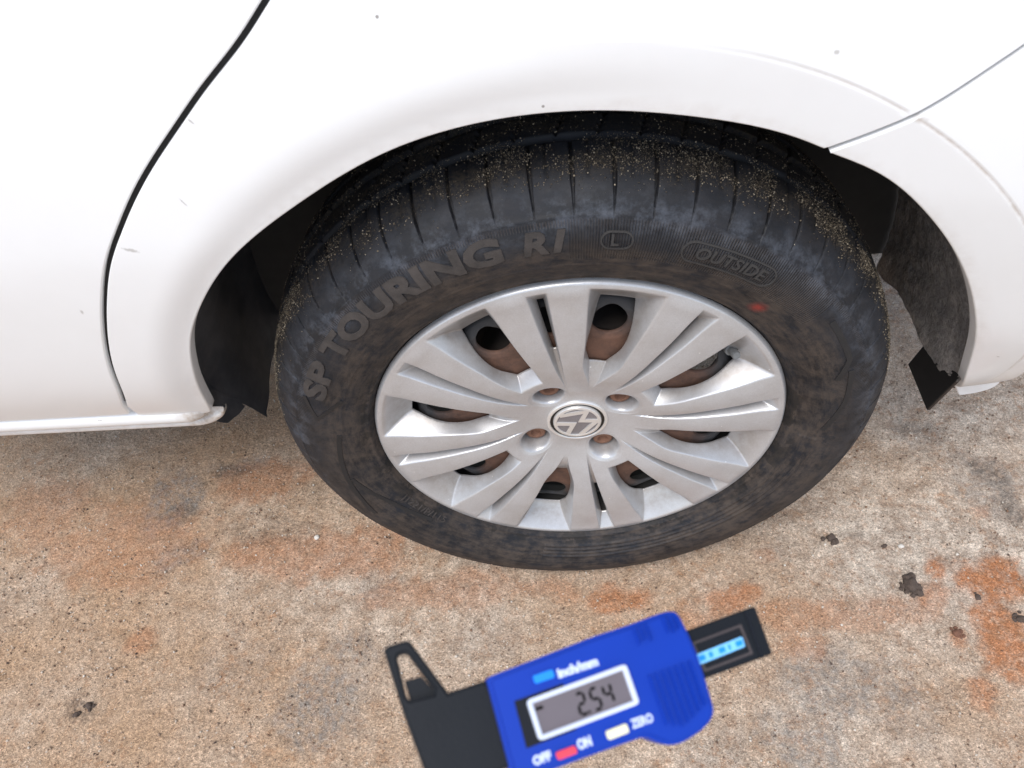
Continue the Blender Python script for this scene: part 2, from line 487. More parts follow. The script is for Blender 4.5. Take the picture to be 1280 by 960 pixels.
def build_ground():
    gx = axis(-1.15, .95, .006, 60); gy = axis(-.50, .75, .006, 60)
    X, Y = np.meshgrid(gx, gy, indexing='ij')
    red = blobs(X, Y, [(778, 746, 48, 20, .8), (918, 750, 44, 18, .75), (1168, 706, 22, 26, .9), (1162, 745, 30, 22, .6), (1245, 728, 60, 34, .95),
                       (1262, 800, 44, 66, .9), (1230, 866, 26, 24, .7), (1222, 640, 16, 10, .4), (1000, 812, 34, 18, .4), (950, 700, 20, 9, .4),
                       (1195, 800, 12, 16, .7), (700, 925, 40, 24, .5), (180, 800, 22, 18, .5), (350, 690, 80, 26, .5), (160, 680, 110, 60, .42), (330, 600, 60, 34, .5), (420, 690, 110, 40, .5), (560, 740, 130, 26, .4), (865, 790, 90, 44, .45), (60, 640, 60, 50, .35), (1010, 770, 90, 22, .45), (1110, 770, 60, 24, .4), (700, 740, 40, 16, .4)])
    grey = blobs(X, Y, [(215, 628, 44, 44, .85), (230, 690, 34, 18, .7), (300, 585, 44, 12, .6), (408, 880, 60, 76, .75), (440, 820, 40, 40, .6), (620, 800, 60, 40, .3),
                        (1060, 850, 90, 60, .7), (1000, 925, 60, 50, .7), (1130, 900, 60, 44, .4), (1235, 600, 46, 50, .55), (1150, 540, 44, 24, .4), (1115, 400, 40, 60, .5), (960, 690, 50, 18, .35), (290, 830, 60, 50, .3), (470, 730, 30, 24, .4), (900, 930, 60, 30, .35)], seed=31)
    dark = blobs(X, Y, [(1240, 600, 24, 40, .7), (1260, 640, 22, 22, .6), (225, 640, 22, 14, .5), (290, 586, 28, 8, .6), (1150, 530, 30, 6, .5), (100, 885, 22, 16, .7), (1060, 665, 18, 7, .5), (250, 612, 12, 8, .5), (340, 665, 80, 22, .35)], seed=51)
    warm = np.clip(.60 + (-(X + .1)) * .75 + (fbm(X * 5, Y * 5, 3, 77) - .5) * 1.6, 0, 1)
    Z = .004 * (fbm(X * 9, Y * 9, 4, 91) - .5) + .003 * (fbm(X * 45, Y * 45, 4, 92) - .5) + .0022 * (fbm(X * 120, Y * 120, 3, 95) - .5) + .003 * red * fbm(X * 60, Y * 60, 3, 93) - .0015 * grey
    near = (np.abs(X) < 3) & (np.abs(Y) < 3)
    Z = np.where(near, Z, 0.0) - .001
    me = fast_mesh('ground', np.stack([X, Y, Z], -1).reshape(-1, 3), grid_faces(len(gx), len(gy)))
    for nme, arr in (('red', red), ('grey', grey), ('dark', dark), ('warm', warm)):
        a = me.attributes.new(nme, 'FLOAT', 'POINT'); a.data.foreach_set('value', arr.astype(np.float32).ravel())
    o = link('ground', me, None, [M['ground']])
    o['kind'] = 'structure'
    return o
ground = build_ground()

# ------------------------------------------------------------------ car
car = bpy.data.objects.new('car', None)
scene.collection.objects.link(car)
car['label'] = 'white car parked on dirty concrete, shown at its rear wheel arch'
car['category'] = 'car'

def part(name, me, mats, parent=car, at=(0, 0, HZ)):
    o = link(name, me, parent, mats if isinstance(mats, (list, tuple)) else [mats])
    o.location = at
    return o

# ---- side surface of the body: y = S(x, z), hub coordinates
ZS = [-.06, -.03, 0, .05, .10, .15, .20, .255, .275, .30, .34, .38, .42, .48, .56, .70]
YS = [.080, .056, .034, .010, -.008, -.0185, -.0245, -.0285, -.0288, -.0275, -.0240, -.0190, -.0130, -.002, .016, .06]
RF = .400
def S(x, z):
    x = np.asarray(x, float); z = np.asarray(z, float)
    y = spline(ZS, YS, z)
    rr = np.hypot(x, z)
    fade = sstep(-.02, .10, z)
    # the flat arch band is set back a little towards the opening
    t = np.clip((RF - rr) / .04, 0, 1.3)
    y = y + fade * .0085 * (t * sstep(0, .9, t) + (t - t * sstep(0, .9, t)) * sstep(-.12, .16, x))
    # shallow crease at the band's outer edge, strongest to the rear
    y = y + fade * .0006 * np.exp(-((rr - RF) / .0012) ** 2) * sstep(.02, .18, x)
    # corner of the bumper turns away
    y = y + 1.1 * np.clip(x - .36, 0, None) ** 2 + 3.0 * np.clip(x - .50, 0, None) ** 2
    return y

def Sn(x, z):
    e = 4e-4
    dx = (S(x + e, z) - S(x - e, z)) / (2 * e); dz = (S(x, z + e) - S(x, z - e)) / (2 * e)
    n = np.stack([dx, -np.ones_like(dx), dz], -1)
    return n / np.linalg.norm(n, axis=-1, keepdims=True)

def pick(px, py):
    """(x, z) where the line of sight meets the body side"""
    d = ray(px, py); o = CAM_LOC - np.array([0, 0, HZ])
    y = -.02
    for _ in range(60):
        t = (y - o[1]) / d[1]; q = o + t * d
        y = .5 * y + .5 * float(S(q[0], q[2]))
    return q[0], q[2]

def resample(pts, step):
    pts = np.asarray(pts, float)
    seg = np.hypot(*np.diff(pts, axis=0).T); s = np.concatenate([[0], np.cumsum(seg)])
    n = max(2, int(round(s[-1] / step)) + 1)
    t = np.linspace(0, s[-1], n)
    return np.stack([np.interp(t, s, pts[:, 0]), np.interp(t, s, pts[:, 1])], 1)

def smooth_curve(pts, step):
    """dense smooth curve through points"""
    pts = np.asarray(pts, float)
    seg = np.hypot(*np.diff(pts, axis=0).T); s = np.concatenate([[0], np.cumsum(seg)])
    n = max(2, int(round(s[-1] / step)) + 1)
    t = np.linspace(0, s[-1], n)
    return np.stack([spline(s, pts[:, 0], t), spline(s, pts[:, 1], t)], 1)

def inside(poly, P):
    x, y = P[:, 0], P[:, 1]; c = np.zeros(len(P), bool)
    a = poly; b = np.roll(poly, -1, 0)
    for (x1, y1), (x2, y2) in zip(a, b):
        m = (y1 > y) != (y2 > y)
        if abs(y2 - y1) > 1e-12:
            c ^= m & (x < (x2 - x1) * (y - y1) / (y2 - y1) + x1)
    return c

def panel(name, loop, mat, yoff=0.0, step=.007, hem=.014, dirt=None):
    """sheet-metal panel following the body side inside a closed (x, z) loop, with a rolled edge"""
    loop = np.asarray(loop)
    keep = np.hypot(*(loop - np.roll(loop, 1, 0)).T) > 6e-4
    loop = loop[keep]
    area = .5 * np.sum(loop[:, 0] * np.roll(loop[:, 1], -1) - np.roll(loop[:, 0], -1) * loop[:, 1])
    if area < 0: loop = loop[::-1]
    n = len(loop)
    lo, hi = loop.min(0), loop.max(0)
    g = np.stack(np.meshgrid(np.arange(lo[0], hi[0], step), np.arange(lo[1], hi[1], step * .9), indexing='ij'), -1)
    g[:, 1::2, 0] += step / 2
    g = g.reshape(-1, 2)
    rr = np.hypot(g[:, 0], g[:, 1])
    g = g[np.abs(rr - RF) > .006]
    rings = [g]
    th = np.arange(-10, 200, .35) * math.pi / 180
    for dr in (-.0045, -.0024, -.0012, -.0005, 0, .0005, .0012, .0024, .0045):
        rings.append(np.stack([(RF + dr) * np.cos(th), (RF + dr) * np.sin(th)], 1))
    P = np.concatenate(rings)
    P = P[inside(loop, P)]
    d = np.full(len(P), 9.0)
    for q in loop: d = np.minimum(d, np.hypot(P[:, 0] - q[0], P[:, 1] - q[1]))
    P = P[d > .0028]
    allp = np.concatenate([loop, P])
    vo, eo, fo, *_ = delaunay_2d_cdt([Vector(p) for p in allp], [(i, (i + 1) % n) for i in range(n)], [], 1, 1e-7)
    V = np.array([tuple(v) for v in vo])
    y = S(V[:, 0], V[:, 1]) + yoff
    co = np.stack([V[:, 0], y, V[:, 1]], 1)
    nor = Sn(V[:, 0], V[:, 1])
    F = [tuple(f) for f in fo]
    # outward facing (-y): reverse if needed
    if len(F):
        a, b, c = (co[i] for i in F[0][:3])
        if np.cross(b - a, c - a)[1] > 0: F = [f[::-1] for f in F]
    # rolled hem round the border; the loop verts come first in cdt order but merge-safe lookup by position
    idx = np.array([int(np.argmin(np.hypot(V[:, 0] - q[0], V[:, 1] - q[1]))) for q in loop])
    tan = np.roll(loop, -1, 0) - np.roll(loop, 1, 0); tan /= np.linalg.norm(tan, axis=1, keepdims=True) + 1e-12
    lat = np.stack([tan[:, 1], 0 * tan[:, 0], -tan[:, 0]], 1)
    base = co[idx]; nb = nor[idx]
    prev = idx; verts = list(co); norms = list(nor)
    for (l, dy, w) in ((.0007, .0003, .6), (.0012, .0011, 1.6), (.0013, .0025, 6), (.0013, hem, 20)):
        ring = base + lat * l + np.array([0, dy, 0])
        nn = nb + lat * w; nn /= np.linalg.norm(nn, axis=1, keepdims=True)
        st = len(verts); verts += list(ring); norms += list(nn)
        cur = np.arange(st, st + n)
        for i in range(n):
            j = (i + 1) % n
            if prev[i] != prev[j]: F.append((prev[i], cur[i], cur[j], prev[j]))
        prev = cur
    me = mesh_np(name, verts, F)
    me.normals_split_custom_set_from_vertices([tuple(v) for v in norms])
    dv = np.zeros(len(verts), np.float32)
    vv = np.asarray(verts)
    if dirt is not None: dv = dirt(vv).astype(np.float32)
    a = me.attributes.new('dirt', 'FLOAT', 'POINT'); a.data.foreach_set('value', dv)
    return part(name, me, mat)

# outlines read off the photograph, put on the body side
gap_px = [(352, -30), (333, 0), (300, 52), (255, 110), (220, 160), (190, 205), (165, 250), (148, 290), (136, 325), (130, 370), (131, 420), (140, 465), (151, 493), (156, 508)]
gap = smooth_curve([pick(*q) for q in gap_px], .004)
g0 = gap[0]; gdir = gap[0] - gap[1]; gdir /= np.linalg.norm(gdir)
gap = np.concatenate([[g0 + gdir * s for s in np.arange(.13, .003, -.006)], gap])
def shift(c, d):
    t = np.gradient(c, axis=0); t /= np.linalg.norm(t, axis=1, keepdims=True)
    return c + np.stack([t[:, 1], -t[:, 0]], 1) * d
# travelling down the gap, the right-hand normal (t_z, -t_x) points forward (towards -x)
GAPW = .0031
doorL = shift(gap, GAPW); quartL = shift(gap, -GAPW)
if doorL[:, 0].mean() > quartL[:, 0].mean(): doorL, quartL = quartL, doorL
arch_px = [(262, 514), (250, 492), (238, 455), (236, 425), (247, 386), (290, 320), (370, 255), (480, 190), (600, 152), (740, 137), (880, 146), (1000, 172), (1037, 187)]
archL = smooth_curve([pick(*q) for q in arch_px], .004)
arch2_px = [(1041, 190), (1100, 215), (1160, 265), (1204, 330), (1221, 390), (1219, 435), (1206, 478), (1200, 493)]
archR = smooth_curve([pick(*q) for q in arch2_px], .004)
bgap_px = [(1037, 187), (1090, 168), (1135, 150), (1175, 129), (1225, 97), (1280, 60), (1330, 25)]
bgap = smooth_curve([pick(*q) for q in bgap_px], .004)
bd = bgap[-1] - bgap[-2]; bd /= np.linalg.norm(bd)
bgap = np.concatenate([bgap, [bgap[-1] + bd * s for s in np.arange(.006, .22, .006)]])
ZB = float(pick(150, 519)[1])              # bottom of the door skin
sillx = pick(262, 514)
TOPZ = .58

door_loop = np.concatenate([
    doorL, resample([doorL[-1], (doorL[-1][0] - .006, ZB + .003), (doorL[-1][0] - .016, ZB + .001)], .003)[1:],
    resample([(doorL[-1][0] - .02, ZB + .001), (-1.0, ZB + .001)], .01),
    resample([(-1.0, ZB + .012), (-1.0, TOPZ)], .012),
    resample([(-.99, TOPZ), (doorL[0][0] - .01, TOPZ)], .012),
    resample([(doorL[0][0], TOPZ), doorL[0]], .006)[:-1]])
bg_up = shift(bgap, .0028); bg_dn = shift(bgap, -.0028)
if bg_up[:, 1].mean() < bg_dn[:, 1].mean(): bg_up, bg_dn = bg_dn, bg_up
quarter_loop = np.concatenate([
    archL[:-1], bg_up,
    resample([bg_up[-1], (bg_up[-1][0], TOPZ)], .01)[1:],
    resample([(bg_up[-1][0] - .01, TOPZ), (quartL[0][0] + .01, TOPZ)], .012),
    resample([(quartL[0][0], TOPZ), quartL[0]], .006)[:-1], quartL,
    resample([quartL[-1], (quartL[-1][0] - .004, ZB - .002)], .003)[1:],
    resample([(quartL[-1][0], ZB - .003), (archL[0][0] - .003, float(archL[0][1]) - .002)], .005)])
bb_px = [(1200, 493), (1215, 491), (1240, 484), (1262, 475), (1280, 465), (1300, 452), (1330, 430)]
bbot = smooth_curve([pick(*q) for q in bb_px], .004)
bumper_loop = np.concatenate([
    archR, bbot[1:],
    resample([bbot[-1], (.62, bbot[-1][1] + .01), (.62, bg_dn[-1][1])], .008)[1:-1],
    bg_dn[::-1]])
low = lambda v: sstep(.075, .03, v[:, 2]) * .28
def dirt_quarter(v):
    rr = np.hypot(v[:, 0], v[:, 2])
    return np.clip(sstep(.075, .03, v[:, 2]) * .30 + .55 * sstep(.0575, .03, v[:, 2]) * sstep(-.41, -.37, v[:, 0]) + .22 * sstep(.366, .359, rr), 0, 1)
def dirt_bumper(v):
    rr = np.hypot(v[:, 0], v[:, 2])
    line = np.exp(-((rr - RF) / .0012) ** 2) * .75 * sstep(.0, .1, v[:, 2])
    return np.clip(line + .18 * sstep(.05, .0, v[:, 2]) + .22 * sstep(.366, .359, rr), 0, 1)
def dirt_quarter2(v):
    rr = np.hypot(v[:, 0], v[:, 2])
    return np.maximum(dirt_quarter(v), np.exp(-((rr - RF) / .0010) ** 2) * .45 * sstep(.05, .2, v[:, 0]))
panel('rear_door', door_loop, M['paint'], dirt=low)
panel('rear_quarter_panel', quarter_loop, M['paint'], dirt=dirt_quarter2)
panel('rear_bumper', bumper_loop, M['paint'], yoff=-.0006, dirt=dirt_bumper)

def ribbon(name, curve, width, depth, mat):
    t = np.gradient(curve, axis=0); t /= np.linalg.norm(t, axis=1, keepdims=True)
    nrm = np.stack([t[:, 1], -t[:, 0]], 1)
    cols = []
    for s, dd in ((-1, 0), (-.4, .002), (.4, .002), (1, 0)):
        c = curve + nrm * s * width / 2
        cols.append(np.stack([c[:, 0], S(c[:, 0], c[:, 1]) + depth + dd, c[:, 1]], 1))
    V = np.stack(cols, 1).reshape(-1, 3)
    return part(name, fast_mesh(name, V, grid_faces(len(curve), 4)), mat)
ribbon('door_gap_shade', gap, .020, .0042, M['gap_black'])  # added black strip under the skin: shade of the door gap as colour
ribbon('bumper_gap_shade', bgap, .012, .0036, M['gap_black'])  # likewise added, gives the bumper gap its depth shade

# ---- sill: a rolled bead with a pinch flange under it
def build_sill():
    x1 = float(pick(270, 527)[0]) + .004
    x0 = -1.0
    yb = float(S(-.42, ZB))
    prof = []
    cy, cz, rr = yb + .0125, ZB - .0125, .0125
    for a in np.linspace(100, 262, 14): prof.append((cy + rr * math.cos(R(a)), cz + rr * math.sin(R(a))))
    # the bead's outward side is -y; then a little step and the flange
    fy, fz = prof[-1]
    prof += [(fy + .0015, fz - .0012)]
    for a in np.linspace(120, 265, 9): prof.append((fy + 0.0095 + .0090 * math.cos(R(a)), fz - .0095 + .0080 * math.sin(R(a))))
    prof += [(fy + .02, fz - .0185), (fy + .024, fz - .012)]
    prof = np.array(prof)
    xs = np.concatenate([np.linspace(x0, x1 - .03, 60), x1 - .03 + .03 * np.sin(np.linspace(0, math.pi / 2, 14))[1:]])
    V = []
    for x in xs:
        t = np.clip((x - (x1 - .018)) / .018, 0, 1)
        k = math.sqrt(max(0.0, 1 - t * t)) * .75 + .25
        c = np.array([cy + .006, cz - .004])
        p = c + (prof - c) * k
        if t > 0: p = p + np.array([.003 * t, .0])
        V.append(np.stack([np.full(len(p), x + .012 * t * (np.linspace(-.2, 1, len(p)) > .55)), p[:, 0], p[:, 1]], 1))
    V = np.array(V)
    me = fast_mesh('side_sill', V.reshape(-1, 3), grid_faces(len(xs), len(prof)))
    v = V.reshape(-1, 3)
    dv = np.clip(1.0 * sstep(-.40, -.372, v[:, 0]) + .35 * sstep(cz - .006, cz - .014, v[:, 2]) + .06, 0, 1)
    a = me.attributes.new('dirt', 'FLOAT', 'POINT'); a.data.foreach_set('value', dv.astype(np.float32))
    return part('side_sill', me, M['paint'])
build_sill()

# ---- wheel-arch liner
def arc_sheet(name, th0, th1, y0f, y1, mat, RL=.372, nth=140, ny=40, bulge=None):
    u = np.linspace(0, 1, nth); v = np.linspace(0, 1, ny)
    U, Vv = np.meshgrid(u, v, indexing='ij')
    yq = .040 + Vv * (y1 - .040)
    a0 = th0(yq) if callable(th0) else np.full_like(yq, th0)
    a1 = th1(yq) if callable(th1) else np.full_like(yq, th1)
    TH = np.radians(a0 + (a1 - a0) * U)
    y0 = y0f(TH)
    Y = y0 + Vv * (y1 - y0)
    RR = RL + (bulge(TH, Y) if bulge else 0)
    V = np.stack([RR * np.cos(TH), Y, RR * np.sin(TH)], -1)
    return part(name, fast_mesh(name, V.reshape(-1, 3), grid_faces(nth, ny)), mat)

def lip_y(TH):
    x = .366 * np.cos(TH); z = .366 * np.sin(TH)
    return S(x, np.maximum(z, -.05)) + .004
def end_left(y):
    # lower front edge of the liner, with the torn notch and the hanging flap
    return np.interp(y, [.03, .040, .054, .066, .070, .0715, .0735, .080, .13, .3], [181, 183, 185, 185.6, 184.2, 184.2, 192.3, 191.5, 190.8, 190.8])
arc_sheet('wheel_arch_liner', 72, lambda y: end_left(y) + 0 * y, lip_y, .255, M['liner'], nth=150, ny=90,
          bulge=lambda T, Y: .004 * fbm(T * 6, Y * 16, 3, 5) + .003 * np.sin(Y * 40))
def end_right(y):
    return np.interp(y, [.03, .040, .046, .055, .07, .10, .14, .18, .22, .3], [3.0, .6, -.6, -1.6, -2.2, -2.4, -1.2, -1.4, -4.5, -8])
arc_sheet('rear_liner_felt', 73, end_right, lip_y, .25, M['felt'], RL=.3705, nth=150, ny=60,
          bulge=lambda T, Y: .005 * fbm(T * 40, Y * 90, 4, 8) + .003 * np.sin(Y * 30))
# black bracket under the felt, open box
def bracket():
    pts = [(1139, 455), (1163, 513), (1207, 470), (1160, 430)]
    o = CAM_LOC - np.array([0, 0, HZ])
    def cyl(px, py, Rc):
        d = ray(px, py); A = d[0] ** 2 + d[2] ** 2; B = 2 * (o[0] * d[0] + o[2] * d[2]); C = o[0] ** 2 + o[2] ** 2 - Rc * Rc
        return o + (-B + math.sqrt(max(0, B * B - 4 * A * C))) / 2 / A * d
    q = [cyl(x, y, .381) for x, y in pts]
    V = [Vector(p) for p in q]
    nrm = (V[1] - V[0]).cross(V[2] - V[0]).normalized()
    if nrm.y > 0: nrm = -nrm
    bm = bmesh.new()
    f = bm.faces.new([bm.verts.new(p) for p in V])
    r = bmesh.ops.extrude_face_region(bm, geom=[f])
    bmesh.ops.translate(bm, verts=[e for e in r['geom'] if isinstance(e, bmesh.types.BMVert)], vec=-nrm * .004)
    bmesh.ops.recalc_face_normals(bm, faces=bm.faces)
    bmesh.ops.bevel(bm, geom=list(bm.edges), offset=.0008, segments=1, affect='EDGES')
    me = bpy.data.meshes.new('liner_bracket'); bm.to_mesh(me); bm.free()
    part('liner_bracket', me, M['flap'])
bracket()
# the wheel house's inner wall, the floor behind and the far bumper shell keep the daylight out as the car does
def inner_wall():
    th = np.radians(np.linspace(-2, 188, 80)); rr = np.linspace(.0, .374, 12)
    V = [(r * math.cos(t), .252 - .02 * (1 - r / .374), r * math.sin(t)) for t in th for r in rr * 1.08]
    part('wheel_house_wall', fast_mesh('wheel_house_wall', V, grid_faces(80, 12)), M['under'])
inner_wall()
def box_mesh(name, boxes):
    bm = bmesh.new()
    for (x0, x1, y0, y1, z0, z1) in boxes:
        r = bmesh.ops.create_cube(bm, size=1)
        for v in r['verts']:
            v.co = Vector((x0 + (v.co.x + .5) * (x1 - x0), y0 + (v.co.y + .5) * (y1 - y0), z0 + (v.co.z + .5) * (z1 - z0)))
    bmesh.ops.bevel(bm, geom=list(bm.edges), offset=.006, segments=2, affect='EDGES')
    me = bpy.data.meshes.new(name); bm.to_mesh(me); bm.free(); return me
part('floor_pan', box_mesh('floor_pan', [(-1.0, -.392, .12, 1.5, .03, .09), (-.39, .45, .30, 1.5, .06, .12), (.452, .60, .22, 1.5, .09, .15)]), M['under'])
part('rear_axle_beam', box_mesh('rear_axle_beam', [(-.05, .05, .15, 1.3, -.03, .03)]), M['under'])

# ------------------------------------------------------------------ wheel
TH0 = 32.0         # pockets of the cover sit at TH0 + 45k degrees, bolts at TH0 + 90k

# pressed steel wheel
def build_steel():
    NA = 900
    th = np.linspace(0, 2 * math.pi, NA, endpoint=False)
    prof_r = [.028, .036, .060, .072, .085, .100, .118, .130, .142, .151, .158, .165, .172, .178, .181, .184, .184]
    prof_y = [.036, .034, .033, .027, .0222, .0202, .0196, .0196, .0200, .0222, .028, .040, .050, .048, .034, .018, .010]
    s = np.concatenate([[0], np.cumsum(np.hypot(np.diff(prof_r), np.diff(prof_y)))])
    t = np.linspace(0, s[-1], 150)
    pr = np.interp(t, s, prof_r); py = np.interp(t, s, prof_y)
    T, RR = np.meshgrid(th, pr, indexing='ij'); YY = np.broadcast_to(py, RR.shape).copy()
    X = RR * np.cos(T); Z = RR * np.sin(T)
    V = np.stack([X, YY, Z], -1).reshape(-1, 3)
    fh = np.full(len(V), 9.0)
    for k in range(16):
        a = R(122.3 + 22.5 * k); cx, cz, rh = .1375 * math.cos(a), .1375 * math.sin(a), .0160
        d = np.hypot(V[:, 0] - cx, V[:, 2] - cz)
        ring = (d < rh + .005)
        V[ring, 1] += .0016 * (1 - np.clip((d[ring] - rh) / .005, 0, 1))
        fh = np.minimum(fh, d - rh)
    V, F, _ = clip_mesh(V, grid_faces(NA, len(t), True), fh, hem=.004)
    n1 = len(V)
    # barrel
    bp = np.array([(.184, .010), (.190, .006), (.199, .010), (.1985, .016), (.188, .022), (.186, .05), (.186, .13), (.198, .150), (.203, .156), (.200, .158), (.184, .150), (.182, .06), (.182, .03)])
    na = 240
    ta = np.linspace(0, 2 * math.pi, na, endpoint=False)
    VB = np.array([(r * math.cos(a), y, r * math.sin(a)) for a in ta for r, y in bp])
    FB = grid_faces(na, len(bp), True) + n1
    me = mesh_np('wheel', np.concatenate([V, VB]), F + [tuple(q) for q in FB])
    return part('wheel', me, M['steel'])
wheel = build_steel()
wheel['label'] = 'rusty dark steel wheel with round vent holes behind the cover'
def wpart(name, me, mats, at=(0, 0, 0)):
    return part(name, me, mats, wheel, at)

# tyre: a profile turned round the axle, with shoulder slots, grooves and ridges worked into the mesh
PR = [.197, .2015, .206, .215, .232, .247, .262, .275, .2860, .2935, .2985, .3012, .3027, .3035]
PY = [.0130, .0060, .0005, -.0060, -.0130, -.0155, -.0128, -.0055, .0055, .0175, .0330, .052, .068, .083]
_s = np.concatenate([[0], np.cumsum(np.hypot(np.diff(PR), np.diff(PY)))])
def side_y(r):
    """outer sidewall: y of the rubber at radius r (r < .29)"""
    ss = np.linspace(0, _s[9], 400)
    rr = spline(_s, PR, ss); yy = spline(_s, PY, ss)
    return np.interp(r, rr, yy)
def build_tyre():
    NS, PER = 60, 26
    # columns bunch up at the slot edges
    loc = np.concatenate([np.linspace(-.5, -.085, 8, endpoint=False), [-.085, -.055, -.046, -.038, -.025, 0, .025, .038, .046, .055, .085], np.linspace(.085, .5, 8)[1:-1]])
    th = np.concatenate([(k + loc) * 2 * math.pi / NS for k in range(NS)])
    full_s = np.concatenate([_s, 2 * _s[-1] - _s[-2::-1]])
    fr = np.array(PR + PR[-2::-1]); fy = np.array(PY + [.166 - y for y in PY[-2::-1]])
    L = _s[-1]
    # fine outside half, coarse inside half
    t = np.concatenate([np.linspace(0, L * 1.55, 250), np.linspace(L * 1.55, 2 * L, 24)[1:]])
    pr = spline(full_s, fr, t); py = spline(full_s, fy, t)
    dr = np.gradient(pr, t); dy = np.gradient(py, t)
    nl = np.hypot(dr, dy); nr, ny = -dy / nl, dr / nl            # outward normal of the profile (r, y)
    if nr[len(t) // 2 - 20] < 0: nr, ny = -nr, -ny
    T, RR = np.meshgrid(th, pr, indexing='ij'); YY = np.broadcast_to(py, RR.shape)
    depth = np.zeros_like(RR)
    # tread grooves all round
    for yc, w, d in ((.0475, .0035, .0055), (.0795, .0045, .006), (.111, .0045, .006), (.14, .0035, .005)):
        m = (RR > .27)
        depth = np.maximum(depth, d * m * (1 - sstep(w * .75, w * 1.15, np.abs(YY - yc))))
    # lateral slots over the shoulder, a little slanted
    frac = ((T / (2 * math.pi) * NS + .5) % 1) - .5
    sl = (YY - .018) * 2.2
    frac2 = np.where(YY < .047, frac - np.clip(sl, -.02, .06) * .25, 1.0)
    wslot = .058 * sstep(.269, .280, RR) * (.55 + .45 * sstep(.276, .294, RR))
    slot = (1 - sstep(.65, 1.0, np.abs(frac) / np.maximum(wslot, 1e-4))) * sstep(.269, .277, RR) * (YY < .046)
    depth = np.maximum(depth, .0048 * slot)
    # short half slots on the shoulder edge, between the long ones
    fh_ = ((T / (2 * math.pi) * NS + 1.0 + .12 * np.sin(T * 7)) % 1) - .5
    depth = np.maximum(depth, .0022 * (1 - sstep(.02, .045, np.abs(fh_))) * sstep(.289, .294, RR) * (YY < .043))
    # blocks in the centre ribs
    f3 = ((T / (2 * math.pi) * NS + .25 + (YY - .06) * 9) % 1) - .5
    s3 = (1 - sstep(.035, .06, np.abs(f3))) * ((YY > .05) & (YY < .11))
    depth = np.maximum(depth, .003 * s3 * (RR > .29))
    # ridges: rim protector, shoulder line, fine mould rings
    rise = np.zeros_like(RR)
    out = YY < .03
    for rc, w, h in ((.2715, .0010, .0009), (.2690, .0007, .0004), (.2295, .0008, .0005), (.2065, .0015, .0012)):
        rise += out * h * np.exp(-((RR - rc) / w) ** 2)
    low = (np.sin(T) < -.05) & (np.cos(T) > -.2)
    for rc in (.2165, .2210, .2255, .2300):
        rise += out * low * .0015 * np.exp(-((RR - rc) / .0013) ** 2)
    wob = .0006 * (fbm(T * 9, YY * 60 + RR * 60, 3, 15) - .5)
    D = -depth + rise + wob
    NRr = np.broadcast_to(nr, RR.shape); NYy = np.broadcast_to(ny, RR.shape)
    R2 = RR + D * NRr; Y2 = YY + D * NYy
    X = R2 * np.cos(T); Z = R2 * np.sin(T)
    # flattened on the ground, belly pushed out beside the contact patch
    belly = sstep(.17, .285, -Z)
    Y2 = Y2 + np.where(YY < .05, -.0045, np.where(YY > .12, .0045, 0)) * belly
    Z = np.maximum(Z, -HZ + .0015)
    V = np.stack([X, Y2, Z], -1).reshape(-1, 3)
    me = fast_mesh('tyre', V, grid_faces(len(th), len(t), True))
    deg = np.degrees(T) % 360
    att = {}
    # dust: brown on the lower sidewall band, everywhere below the lettering
    att['dust'] = np.clip(sstep(.262, .236, RR) * .8 + .55 * sstep(.02, -.10, np.sin(T) * .25) * out + .12, 0, 1) * out * (.7 + .5 * (fbm(T * 4, RR * 30, 4, 41)))
    band = np.exp(-((YY - .026) / .011) ** 2) * .9 + sstep(.05, .06, YY) * .8
    att['mud'] = np.clip(band * (fbm(T * 14, YY * 80, 4, 44) * 2.2 - .35), 0, 1)
    att['pale_shoulder'] = out * np.clip(np.exp(-((RR - .271) / .012) ** 2) * 1.0, 0, 1) * sstep(-.6, .2, np.sin(T))
    att['bead'] = out * sstep(.220, .209, RR)
    # ribbed field between the lettering and the shoulder
    ribz = np.exp(-((RR - .2675) / .0020) ** 2) * .5
    field = sstep(.236, .239, RR) * sstep(.267, .264, RR) * np.where((deg > 40) & (deg < 91), 1.0, np.where(((deg > 162) & (deg < 190)) | (deg < 22) | (deg > 345), .22, 0.0))
    att['rib'] = out * np.clip(ribz + field, 0, 1)
    for k_, a_ in att.items():
        at = me.attributes.new(k_, 'FLOAT', 'POINT'); at.data.foreach_set('value', np.broadcast_to(a_, RR.shape).astype(np.float32).ravel())
    return wpart('tyre', me, M['tyre'])
tyre = build_tyre()
tyre['label'] = 'worn black tyre with sand on its tread and SP TOURING R1 lettering'

# lettering raised on the sidewall
def text_mesh(body, size, extrude, bold=0.0, shear=0.0, spacing=1.0):
    cu = bpy.data.curves.new('txt', 'FONT')
    cu.body = body; cu.size = size; cu.extrude = extrude; cu.offset = bold; cu.shear = shear; cu.space_character = spacing
    cu.align_x = 'CENTER'; cu.align_y = 'CENTER'; cu.resolution_u = 3
    o = bpy.data.objects.new('txt', cu); scene.collection.objects.link(o)
    dg = bpy.context.evaluated_depsgraph_get(); dg.update()
    me = bpy.data.meshes.new_from_object(o.evaluated_get(dg))
    bpy.data.objects.remove(o); bpy.data.curves.remove(cu)
    return me

def subdivide(me, ln):
    bm = bmesh.new(); bm.from_mesh(me)
    bmesh.ops.triangulate(bm, faces=bm.faces)
    for _ in range(3):
        es = [e for e in bm.edges if e.calc_length() > ln]
        if not es: break
        bmesh.ops.subdivide_edges(bm, edges=es, cuts=1)
        bmesh.ops.triangulate(bm, faces=bm.faces)
    bm.to_mesh(me); bm.free()

